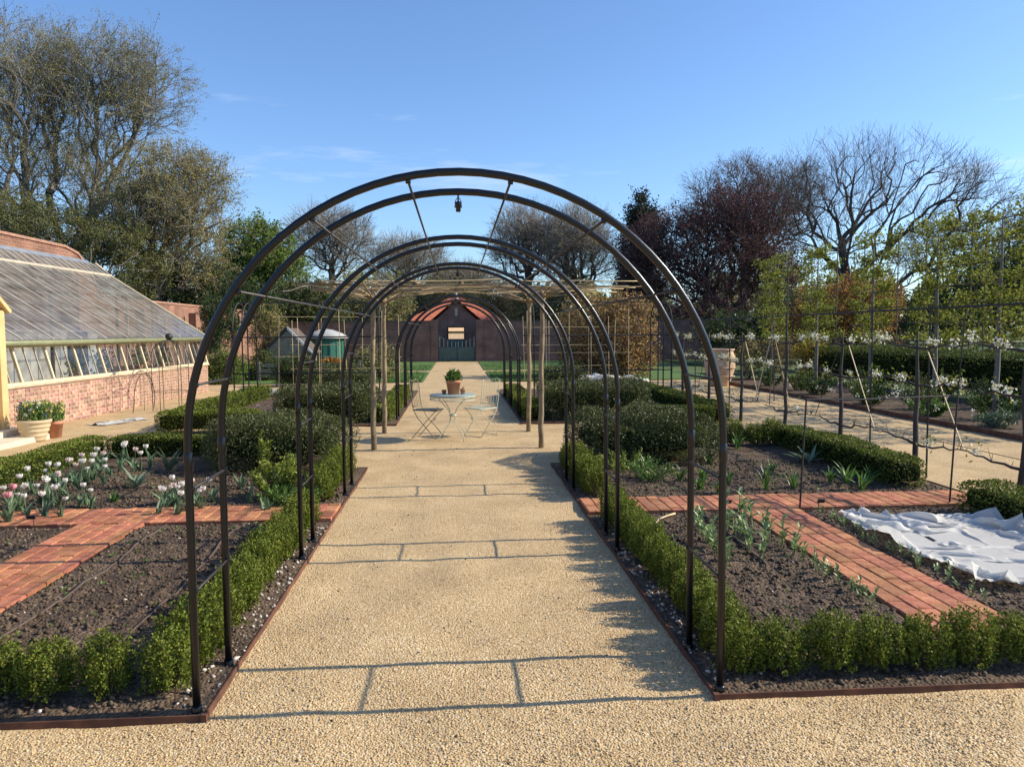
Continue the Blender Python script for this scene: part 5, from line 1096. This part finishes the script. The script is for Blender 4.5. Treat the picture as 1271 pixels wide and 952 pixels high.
for s_, w in ((-1, 'greenhouse side'), (1, 'blossom side')):
    ft = thing('fruit_tunnel', 'long black wire fruit tunnel crossing the far bed, %s' % w, 'fruit tunnel', (0, 17.9, 0))
    for x in (1.75, 4.75, 4.95):
        MB().tube([(s_*x, -.6, -.05), (s_*x, -.6, 1.75)]+[(s_*x, -.6*math.cos(t), 1.75+.58*math.sin(t)) for t in np.linspace(.15, 2.99, 11)]+[(s_*x, .6, 1.75), (s_*x, .6, -.05)], 0.016, 6).build('hoop', 'black_iron', ft)
    for y, z in ((0, 2.33), (-.6, 1.55), (-.6, .75), (.6, 1.55)): MB().tube([(s_*1.6, y, z), (s_*4.97, y, z)], 0.014, 6).build('rail', 'black_iron', ft)

# ------------------------------------------------------------------ trees
def crown_points(ells, n, g, shell=0.35):
    """points spread through a union of ellipsoids (cx,cy,cz,rx,ry,rz,weight)"""
    w = np.array([e[6] for e in ells], float); w /= w.sum(); k = g.choice(len(ells), n, p=w); E = np.array([e[:6] for e in ells])
    d = rand_dirs(n, g); r = g.random(n)**(shell); return E[k, :3]+d*r[:, None]*E[k, 3:6]
def grow(base, top, pts, bf, ntrunk=6, g=None, wob=0.1):
    t = np.linspace(0, 1, ntrunk)[:, None]; tr = base+(top-base)*t; tr[1:-1] += g.normal(size=(ntrunk-2, 3))*wob*np.array([1, 1, 0.2])
    N = np.zeros((ntrunk+len(pts), 3)); N[:ntrunk] = tr; par = np.full(len(N), -1); par[1:ntrunk] = np.arange(ntrunk-1)
    pl = np.zeros(len(N)); pl[1:ntrunk] = np.cumsum(np.linalg.norm(np.diff(tr, axis=0), axis=1)); cnt = ntrunk; lo = max(1, ntrunk//2)
    order = np.argsort(np.linalg.norm(pts-tr[-1], axis=1)+0.3*g.random(len(pts)))
    for i in order:
        p = pts[i]; d = np.linalg.norm(N[lo:cnt]-p, axis=1); up = np.clip(N[lo:cnt, 2]-p[2], 0, None)
        j = lo+int(np.argmin(d+bf*pl[lo:cnt]+0.8*up)); N[cnt] = p; par[cnt] = j; pl[cnt] = pl[j]+d[j-lo]; cnt += 1
    w = np.ones(cnt)
    for i in range(cnt-1, 0, -1): w[par[i]] += w[i]
    deg = np.bincount(par[1:cnt], minlength=cnt)
    return N[:cnt], par[:cnt], w, deg
def tree(name, label, cat, base, top, ells, n, g_seed, rt, bf=0.35, twigs=2, tl=0.8, leaves=0, L=0.12, leafm='leaf_spring', barkm='bark', twigm='twig', tr_=0.006, group=None, hang=0.25, shell=0.4, leafpos='twig', lw=0.6, big=0.05):
    g = np.random.default_rng(g_seed); base = np.array(base, float); top = np.array(top, float)
    root = thing(name, label, cat, tuple(base), 0, group); o = base.copy()
    N, par, w, deg = grow(base*0, top-base, crown_points([(e[0]-o[0], e[1]-o[1], e[2]-o[2], *e[3:]) for e in ells], n, g, shell), bf, 6, g)
    r = rt*(w/w[0])**0.48; r = np.maximum(r, tr_); i = np.arange(1, len(N)); A = N[par[i]]; B = N[i]; ln = np.linalg.norm(B-A, axis=1)
    ra = np.minimum(r[par[i]], r[i]*1.35); rb = r[i]; mid = (A+B)/2+rand_dirs(len(i), g)*(ln*0.055)[:, None]+np.array([0, 0, 1])*(ln*0.04)[:, None]
    AA = np.concatenate([A, mid]); BB = np.concatenate([mid, B]); RA = np.concatenate([ra, (ra+rb)/2]); RB = np.concatenate([(ra+rb)/2, rb])
    bigm = RA > big
    V, F = prisms(AA[bigm], BB[bigm], RA[bigm], RB[bigm], 7); put('trunk', mesh_np(V, F, smooth=True, mats=[barkm]), root)
    V, F = prisms(AA[~bigm], BB[~bigm], RA[~bigm], RB[~bigm], 4); stuff(put('branches', mesh_np(V, F, smooth=True, mats=[barkm]), root))
    tips = np.where(w <= 4)[0]; tips = tips[tips > 5]
    if twigs:
        T = np.repeat(tips, twigs); pd = unit(N[T]-N[par[T]]); s = N[T]-(N[T]-N[par[T]])*g.random(len(T))[:, None]*0.8
        D = unit(pd*0.9+rand_dirs(len(T), g)*0.75+np.array([0, 0, hang])); l1 = tl*g.uniform(.5, 1.2, len(T))
        e1 = s+D*l1[:, None]; D2 = unit(np.repeat(D, 2, 0)+rand_dirs(2*len(T), g)*0.7); s2 = np.repeat(s+D*(l1*0.5)[:, None], 2, 0); e2 = s2+D2*(np.repeat(l1, 2)*0.55)[:, None]
        V, F = prisms(np.concatenate([s, s2]), np.concatenate([e1, e2]), np.concatenate([np.full(len(s), tr_), np.full(len(s2), tr_*0.8)]), tr_*0.5, 3); put('twigs', mesh_np(V, F, mats=[twigm]), root)
        S = np.concatenate([s, s2]); Q = np.concatenate([e1, e2])
    else: S, Q = N[par[tips]], N[tips]
    if leaves:
        k = g.integers(0, len(S), leaves); t = g.random(leaves)**0.7; P = S[k]+(Q[k]-S[k])*t[:, None]+g.normal(size=(leaves, 3))*L*0.8
        V, F = leaf_quads(P, rand_dirs(leaves, g)+np.array([0, 0, -0.15]), g.uniform(.6, 1.3, leaves)*L, L*lw, g)
        put('crown', mesh_np(V, F, rnd=g.random(leaves), mats=[leafm]), root)
    return root
def ell(px, py, Y, wpx, hpx, w=1.0, dep=None):
    """crown lobe: centre from a pixel at distance Y, half-sizes given in pixels at that distance"""
    c = at_depth(px, py, Y); k = Y/FPX; return (c.x, c.y, c.z, wpx*k, dep or max(wpx, hpx)*k*0.8, hpx*k, w)
def B_(px, Y): c = at_depth(px, 411, Y); return (c.x, Y, -0.1)
def T_(px, py, Y): c = at_depth(px, py, Y); return (c.x, c.y, c.z)
# left group behind the garden wall
tree('beech_tree', 'tall sparse spring tree with sweeping twigs behind the greenhouse wall', 'tree', B_(72, 38), T_(82, 330, 38), [ell(110, 130, 38, 80, 75, 3), ell(170, 115, 38, 55, 55, 1.6), ell(60, 110, 38, 55, 65, 1.4), ell(120, 225, 38, 80, 55, 1.6)], 850, 1, 0.30, 0.60, 4, 1.5, 38000, 0.075, 'leaf_spring', 'bark_grey', 'twig', 0.008, hang=0.10, shell=0.45)
tree('beech_tree', 'tall bare headed spring tree at the edge by the porch', 'tree', B_(15, 36), T_(14, 320, 36), [ell(10, 110, 36, 55, 80, 2), ell(-60, 150, 36, 70, 90, 2), ell(20, 210, 36, 60, 50, 1)], 560, 2, 0.28, 0.60, 4, 1.5, 22000, 0.075, 'leaf_spring', 'bark_grey', 'twig', 0.008, hang=0.3, shell=0.5)
tree('hornbeam_tree', 'rounded golden green spring tree behind the garden wall', 'tree', B_(190, 33), T_(196, 345, 33), [ell(205, 262, 33, 72, 70, 3), ell(235, 240, 33, 52, 48, 1.6), ell(160, 290, 33, 60, 55, 1.6), ell(225, 320, 33, 55, 45, 1.2)], 850, 3, 0.30, 0.32, 4, 1.0, 46000, 0.075, 'leaf_spring_gold', 'bark_grey', 'twig', 0.007, hang=0.05, shell=0.4)
tree('shrubby_tree', 'dense dark green bushy tree low behind the greenhouse roof', 'tree', B_(90, 31), T_(90, 360, 31), [ell(60, 300, 31, 80, 40, 2), ell(140, 330, 31, 70, 45, 2), ell(0, 290, 31, 70, 40, 1.5)], 700, 4, 0.22, 0.3, 3, 0.7, 46000, 0.075, 'leaf_olive', 'bark_grey', 'twig_dark', 0.007)
tree('shrubby_tree', 'dense dark green bushy tree over the garden wall beyond the greenhouse', 'tree', B_(245, 34), T_(245, 385, 34), [ell(250, 365, 34, 50, 35, 2), ell(205, 370, 34, 50, 28, 1.5), ell(300, 385, 34, 45, 25, 1.2)], 500, 5, 0.2, 0.3, 3, 0.7, 26000, 0.085, 'leaf_shrub', 'bark_dark', 'twig_dark', 0.007)
tree('green_tree', 'fresh bright green leafy tree beyond the garden wall', 'tree', B_(325, 46), T_(322, 370, 46), [ell(318, 315, 46, 42, 40, 2), ell(345, 345, 46, 38, 45, 1.6), ell(305, 350, 46, 32, 40, 1.2)], 700, 6, 0.28, 0.3, 3, 0.8, 20000, 0.16, 'leaf_bright', 'bark', 'twig', 0.008)
# far bare trees and pale twiggery
for i, (px, py, w_, h_, Y, lab) in enumerate(((412, 300, 52, 40, 66, 'grey bare tree with rounded head beyond the fresh green tree'), (505, 330, 50, 32, 72, 'low bare tree beyond the outbuildings, greenhouse side'), (655, 305, 48, 42, 58, 'bare winter tree beyond the pergola, nearer the lodge'), (715, 312, 50, 50, 56, 'bare winter tree beyond the pergola, nearer the dark conifer'), (575, 352, 45, 20, 76, 'low bare tree behind the lodge roof'))):
    tree('bare_tree', lab, 'tree', B_(px, Y), T_(px, py+h_*0.75, Y), [ell(px, py, Y, w_, h_, 1)], 700, 20+i, 0.30, 0.30, 4, 1.5, 2500, 0.10, 'leaf_spring_gold', 'bark_dark', 'twig', 0.012, hang=0.3, shell=0.5)
for i, (px, py, w_, h_, Y, m_, lab) in enumerate(((455, 378, 55, 34, 50, 'leaf_spring', 'olive green bushy tree behind the end wall near the round shed'), (525, 372, 45, 26, 60, 'leaf_willow', 'straw coloured willow behind the outbuilding, greenhouse side'), (625, 378, 38, 26, 60, 'leaf_willow', 'straw coloured willow behind the outbuilding, blossom side'), (385, 385, 40, 30, 44, 'leaf_green', 'dark green tree above the round green shed'), (560, 372, 40, 18, 68, 'leaf_shrub', 'dark green tree behind the lodge roof'), (672, 385, 36, 26, 50, 'leaf_spring', 'olive green tree behind the end wall, blossom side'))):
    tree('wall_tree', lab, 'tree', B_(px, Y), T_(px, py+h_*0.7, Y), [ell(px, py, Y, w_, h_, 1), ell(px+J(20), py+h_*.4, Y, w_*.8, h_*.7, .8)], 420, 40+i, 0.22, 0.3, 3, 0.9, 9000, 0.17, m_, 'bark_dark', 'twig', 0.010, hang=0.3 if 'willow' not in m_ else -0.5)
# right group
tree('conifer', 'dark blue green conifer beside the copper beech', 'tree', B_(793, 50), T_(793, 260, 50), [ell(797, 305, 50, 22, 50, 2), ell(795, 266, 50, 11, 22, .7), ell(790, 350, 50, 26, 45, 1.5)], 800, 60, 0.25, 0.25, 3, 0.8, 15000, 0.17, 'leaf_conifer', 'bark_dark', 'twig_dark', 0.009, hang=-0.1)
tree('copper_beech', 'dense dark purple copper beech beyond the blossom side', 'tree', B_(900, 46), T_(900, 370, 46), [ell(890, 315, 46, 88, 62, 3), ell(945, 330, 46, 62, 60, 1.8), ell(825, 325, 46, 66, 62, 2.2), ell(915, 272, 46, 70, 40, 1.5), ell(880, 385, 46, 110, 38, 1.8)], 1800, 61, 0.38, 0.3, 4, 0.9, 50000, 0.13, 'leaf_copper', 'bark_dark', 'twig_dark', 0.008)
tree('bare_tree', 'tall bare tree with fine twigs rising behind the copper beech', 'tree', B_(925, 56), T_(925, 330, 56), [ell(925, 262, 56, 88, 58, 3), ell(980, 250, 56, 50, 50, 1)], 900, 62, 0.4, 0.34, 4, 1.5, 5000, 0.10, 'leaf_copper', 'bark_dark', 'twig_dark', 0.011, hang=0.4, shell=0.45)
tree('bare_tree', 'large bare tree with dark spreading limbs behind the pleached limes', 'tree', B_(1032, 40), T_(1038, 405, 40), [ell(1070, 243, 40, 70, 64, 2.2), ell(1015, 262, 40, 58, 66, 1.6), ell(1140, 242, 40, 72, 58, 1.9), ell(1208, 250, 40, 52, 42, 1.2), ell(1090, 325, 40, 90, 50, 1.2)], 400, 63, 0.31, 0.55, 4, 1.9, 0, 0.1, 'leaf_spring', 'bark_dark', 'twig_dark', 0.0085, hang=0.75, shell=0.36)
tree('bare_tree', 'bare tree partly hidden beyond the large bare tree and limes', 'tree', B_(1190, 52), T_(1190, 370, 52), [ell(1190, 310, 52, 80, 45, 2), ell(1290, 300, 52, 60, 60, 2)], 700, 64, 0.3, 0.3, 4, 1.2, 7000, 0.12, 'leaf_spring', 'bark_dark', 'twig_dark', 0.011, hang=0.35)
tree('shrubby_tree', 'dark evergreen mass between the copper beech and the limes', 'tree', B_(1000, 37), T_(1000, 405, 37), [ell(990, 405, 37, 60, 35, 2), ell(1060, 400, 37, 60, 35, 2), ell(920, 415, 37, 50, 25, 1)], 500, 65, 0.2, 0.3, 3, 0.8, 14000, 0.14, 'leaf_shrub', 'bark_dark', 'twig_dark', 0.008)
tree('orange_bush', 'rounded orange brown leaved bush behind the pleached limes', 'bush', B_(1052, 29), T_(1052, 420, 29), [ell(1045, 390, 29, 48, 42, 2), ell(1085, 385, 29, 35, 35, 1), ell(1000, 410, 29, 35, 30, 1)], 500, 66, 0.12, 0.3, 3, 0.55, 14000, 0.10, 'leaf_orange', 'bark_dark', 'twig_dark', 0.006)
tree('evergreen_tree', 'dark evergreen tree at the outer edge beyond the limes', 'tree', B_(1240, 36), T_(1240, 380, 36), [ell(1240, 360, 36, 60, 50, 2), ell(1300, 350, 36, 60, 60, 2), ell(1180, 385, 36, 50, 35, 1)], 600, 67, 0.25, 0.3, 3, 0.8, 18000, 0.13, 'leaf_shrub', 'bark_dark', 'twig_dark', 0.008)
for i, (px, py, w_, h_, Y) in enumerate(((735, 425, 42, 55, 27.5), (778, 425, 34, 52, 26.5))):
    tree('beech_screen', ['tall screen of dry tan beech leaves, next to the end wall', 'tall screen of dry tan beech leaves, next to the fruit tunnel'][i], 'hedge', B_(px, Y), T_(px, py+20, Y), [ell(px, py-8, Y, w_, h_, 1), ell(px, py+20, Y, w_, h_*.6, .7)], 420, 70+i, 0.09, 0.3, 3, 0.45, 9000, 0.095, 'leaf_beech_dry', 'bark_dark', 'twig_dark', 0.006)
tree('yellow_shrub', 'small bright yellow shrub behind the espaliers', 'bush', B_(1010, 25), T_(1010, 470, 25), [ell(1008, 447, 25, 20, 26, 1), ell(1022, 455, 25, 14, 20, .5)], 160, 74, 0.04, 0.3, 3, 0.35, 3600, 0.07, 'leaf_yellow', 'bark_dark', 'twig_dark', 0.005)
tree('yellow_shrub', 'slender yellow green shrub behind the terracotta urn', 'bush', B_(930, 26), T_(930, 470, 26), [ell(930, 450, 26, 16, 28, 1), ell(965, 440, 26, 16, 30, .8)], 160, 75, 0.04, 0.3, 3, 0.35, 3200, 0.07, 'leaf_willow', 'bark_dark', 'twig_dark', 0.005)
# shrubs along the left wall
for i, (px, py, w_, h_, Y, m_, lab) in enumerate(((278, 460, 26, 22, 25.5, 'leaf_bright', 'bright green shrub at the foot of the wall next to the greenhouse'), (325, 462, 26, 22, 27, 'leaf_green', 'mid green shrub at the foot of the garden wall'), (268, 405, 22, 34, 28, 'leaf_shrub', 'dark climber covering the garden wall next to the greenhouse gable'), (335, 420, 22, 40, 31, 'leaf_spring_gold', 'twiggy pale wall shrub before the white edged hut'), (420, 470, 36, 14, 25, 'leaf_green', 'low green planting before the round green shed'), (465, 455, 30, 22, 27, 'leaf_spring', 'yellow green herb clump at the lawn edge, greenhouse side'), (370, 462, 25, 16, 24, 'leaf_shrub', 'low dark shrub before the compost bays'))):
    tree('wall_shrub', lab, 'bush', B_(px, Y), T_(px, py+h_*.5, Y), [ell(px, py, Y, w_, h_, 1, 0.5)], 160, 90+i, 0.04, 0.3, 3, 0.3, 4200, 0.075, m_, 'bark_dark', 'twig_dark', 0.005)

# ------------------------------------------------------------------ espalier fence, limes and side border
EX = 5.15
def blossom_cluster(g, n, r): return g.normal(size=(n, 3))*r
for i, y in enumerate((6.55, 8.2, 9.88, 11.6, 13.5, 15.3, 17.1)):
    g = np.random.default_rng(300+i); root = thing('espalier_tree', 'espalier fruit tree in white blossom on the fence, %s' % ['beside the fleece bed hedge', 'level with the brick crossing hedge', 'behind the leafy bed', 'opposite the table', 'just past the crossing', 'near the far tunnel', 'nearest the terracotta urn'][i], 'fruit tree', (EX, y, 0))
    MB().tube(wobble((0, 0, -.05), (0.01, 0.02, 1.62), 7, 0.02, i+500), [.034, .032, .03, .027, .024, .02, .016, .010], 8).build('trunk', 'bark_dark', root, True)
    P = []
    for z in (0.42, 1.08, 1.50):
        for s in (-1, 1):
            pts = wobble((0, s*.02, z-.06), (0.0, s*0.86, z+g.uniform(-.03, .03)), 7, 0.025, int(g.integers(1e6))); MB().tube(pts, [.016, .014, .013, .011, .010, .008, .007, .005], 6).build('arm', 'bark_dark', root, True)
            for q in range(5):
                b = pts[int(g.integers(1, 8))]; MB().tube([b, (b.x+g.uniform(-.05, .05), b.y+g.uniform(-.05, .05), b.z+g.uniform(.04, .14))], [.004, .002], 4).build('spur', 'bark_dark', root)
            for q in range((3 if g.random() < .75 else 1) if z > 1 else (1 if g.random() < .5 else 0)):
                b = pts[int(g.integers(2, 8))]; P.append(np.array(b)[None]+blossom_cluster(g, 26, .026)+np.array([0, 0, .05]))
    P = np.concatenate(P); V, F = leaf_quads(P, rand_dirs(len(P), g), .030, .026, g); bl_ = put('blossom', mesh_np(V, F, rnd=g.random(len(P)), mats=['blossom']), root); bl_['kind'] = 'stuff'
    n = 160; Q = P[g.integers(0, len(P), n)]+g.normal(size=(n, 3))*.05; V, F = leaf_quads(Q, rand_dirs(n, g), .05, .022, g); put('leaves', mesh_np(V, F, rnd=g.random(n), mats=['leaf_lime']), root)
    if i in (1, 2, 4): MB().tube([(0.02, -.12, 1.46), (0.03, -.80, .40)], .007, 5).build('tie_cane', 'cane', root)
    if i in (2, 5): MB().tube([(0.02, .12, 1.42), (0.03, .78, .42)], .006, 5).build('tie_cane', 'bark_dark', root)
fr = thing('espalier_fence', 'dark wire and post fence carrying the espalier fruit trees', 'fence', (EX+.04, 0, 0))
for y in (5.7, 8.03, 9.2, 11.7, 14.2, 16.3, 18.2): MB().tube([(0, y, -.1), (0.0, y+.02, 1.92)], .011, 6).build('post', 'black_iron', fr)
MB().tube([(0, 5.7, 1.88), (0, 11.6, 1.87)], .012, 6).build('top_bar', 'black_iron', fr); MB().tube([(0, 11.7, 1.87), (0, 18.2, 1.87)], .010, 6).build('top_bar', 'black_iron', fr)
for z in (0.44, 1.10, 1.52): MB().tube([(0, 5.7, z), (0, 18.2, z)], .0035, 4).build('wire', 'black_iron', fr)
for i, y in enumerate((11.5, 13.45, 15.3, 17.8, 20.6, 23.6)):
    g = np.random.default_rng(340+i); root = thing('pleached_lime', 'flat trained lime tree with yellow green leaves, %s' % ['at the outer end of the row', 'second from the outer end', 'with the tallest top frame', 'before the orange bush', 'past the orange bush', 'nearest the terracotta urn'][i], 'lime tree', (10.0, y, 0))
    MB().tube(wobble((0, 0, -.05), (0.0, 0, 3.7), 8, 0.02, i+600), [.055, .05, .047, .043, .038, .033, .027, .02, .012], 8).build('trunk', 'bark_grey', root, True)
    A = []; Bq = []
    for z in np.arange(1.4, 3.75, 0.38):
        MB().tube([(0.04, -1.05, z), (0.04, 1.05, z+J(.02))], .012, 5).build('batten', 'timber_dark', root)
        for s in (-1, 1):
            for q in range(4): y0_ = s*g.uniform(0, .8); A.append((0, y0_, z)); Bq.append((g.uniform(-.25, .25), y0_+s*g.uniform(.05, .3), z+g.uniform(.1, .4)))
    for yy_ in (-.95, 0.5): MB().tube([(0.06, yy_, 1.2), (0.06, yy_, 3.85)], .014, 5).build('upright', 'timber_dark', root)
    V, F = prisms(A, Bq, .007, .004, 4); stuff(put('branches', mesh_np(V, F, mats=['bark_grey']), root))
    A2 = np.array(A); B2 = np.array(Bq); n = 3400; kk = g.integers(0, len(A2), n); P = A2[kk]+(B2[kk]-A2[kk])*g.random(n)[:, None]+g.normal(size=(n, 3))*np.array([.09, .09, .06]); V, F = leaf_quads(P, rand_dirs(n, g)+np.array([0, 0, -.3]), g.uniform(.6, 1.2, n)*.07, .05, g); put('crown', mesh_np(V, F, rnd=g.random(n), mats=['leaf_lime']), root)
hedge('yew_hedge', 'tall dark evergreen hedge behind the pleached limes', 'hedge', (11.9, 12.8, 8.5, 26.0, 0.0, 1.15, 0.4), 26000, 0.07, 0.03, 361, 'leaf_green', inn=0.2)
for i, (x, y, w, h, m_) in enumerate(((8.9, 9.6, .8, .38, 'plant_green'), (9.3, 10.8, .9, .5, 'leaf_shrub'), (8.8, 11.8, .7, .32, 'plant_grey'), (9.4, 12.6, 1.0, .6, 'leaf_shrub'), (8.8, 13.6, .8, .35, 'plant_green'), (9.3, 14.6, .9, .5, 'leaf_green'), (8.9, 15.8, .9, .45, 'leaf_shrub'), (9.4, 17.0, 1.0, .55, 'leaf_green'), (9.0, 18.4, .9, .5, 'leaf_shrub'), (9.2, 19.8, 1.0, .6, 'leaf_green'), (9.0, 21.4, 1.0, .6, 'leaf_shrub'), (10.8, 12.0, 1.1, .7, 'leaf_shrub'), (10.8, 14.4, 1.1, .8, 'leaf_shrub'), (10.8, 16.5, 1.1, .8, 'leaf_green'), (10.7, 19.0, 1.1, .8, 'leaf_shrub'), (9.8, 8.6, 1.0, .4, 'plant_green'))):
    leafy_bush('border_plant', 'bushy green plant in the side border under the limes', 'plant', x, y, .03, w, h, 1100, .07, m_, 22, 700+i, 'side border plants')
g = np.random.default_rng(9); n = 60; P = np.stack([g.uniform(8.4, 9.9, n), g.uniform(8.5, 20, n), g.uniform(.2, .45, n)], 1); P = np.repeat(P, 9, 0)+g.normal(size=(n*9, 3))*.022; V, F = leaf_quads(P, rand_dirs(len(P), g), .035, .03, g)
stuff(tag(put('border_flowers', mesh_np(V, F, rnd=g.random(len(P)), mats=['blossom'])), 'scattered small white flowers in the border under the limes', 'flowers'))
c_ = ground_px(893, 479); root = thing('terracotta_urn', 'huge terracotta oil jar standing at the end of the espalier path', 'urn', (c_.x, c_.y, 0))
MB().lathe([(0, 0), (0.24, 0), (0.27, 0.04), (0.36, 0.25), (0.43, 0.50), (0.455, 0.72), (0.44, 0.88), (0.385, 1.0), (0.37, 1.03), (0.42, 1.06), (0.43, 1.10), (0.36, 1.10), (0.33, 1.0), (0, 0.9)], 28).build('jar_body', 'terracotta_pale', root, True)
for z in (0.3, 0.55, 0.8): MB().lathe([(0.37+0.09*math.sin(z*2.6)-.02, z-.015), (0.385+0.09*math.sin(z*2.6), z), (0.37+0.09*math.sin(z*2.6)-.02, z+.015)], 28).build('band', 'terracotta_pale', root, True)
c_ = ground_px(958, 500); root = thing('cane_wigwam', 'wigwam of dark canes among the espaliers', 'plant support', (c_.x, c_.y, 0))
for k in range(6): a = k*math.pi/3; MB().tube([(.42*math.cos(a), .42*math.sin(a), -.05), (-.03*math.cos(a), -.03*math.sin(a), 1.75)], .011, 5).build('cane', 'bark_dark' if k % 3 else 'cane', root)
MB().tube([(.2*math.cos(t), .2*math.sin(t), 0.95) for t in np.linspace(0, 6.28, 17)[:-1]], .006, 4, closed=True).build('ring', 'black_iron', root)
# far woodland that closes the horizon
g = np.random.default_rng(77); n = 42000; a = g.uniform(R(-62), R(62), n); rr = g.uniform(88, 108, n); h = 3.0+5.0*vnoise(a*40, a*0+3, 1.0, 5)+2.5*vnoise(a*160, a*0+9, 1.0, 6); z = h*g.random(n)**0.7
P = np.stack([np.sin(a)*rr, np.cos(a)*rr, z], 1); V, F = leaf_quads(P, rand_dirs(n, g), g.uniform(.5, 1.1, n), .45, g)
stuff(tag(put('far_woodland', mesh_np(V, F, rnd=g.random(n), mats=['leaf_spring'])), 'far off belt of olive brown woodland beyond the walls', 'woodland'))
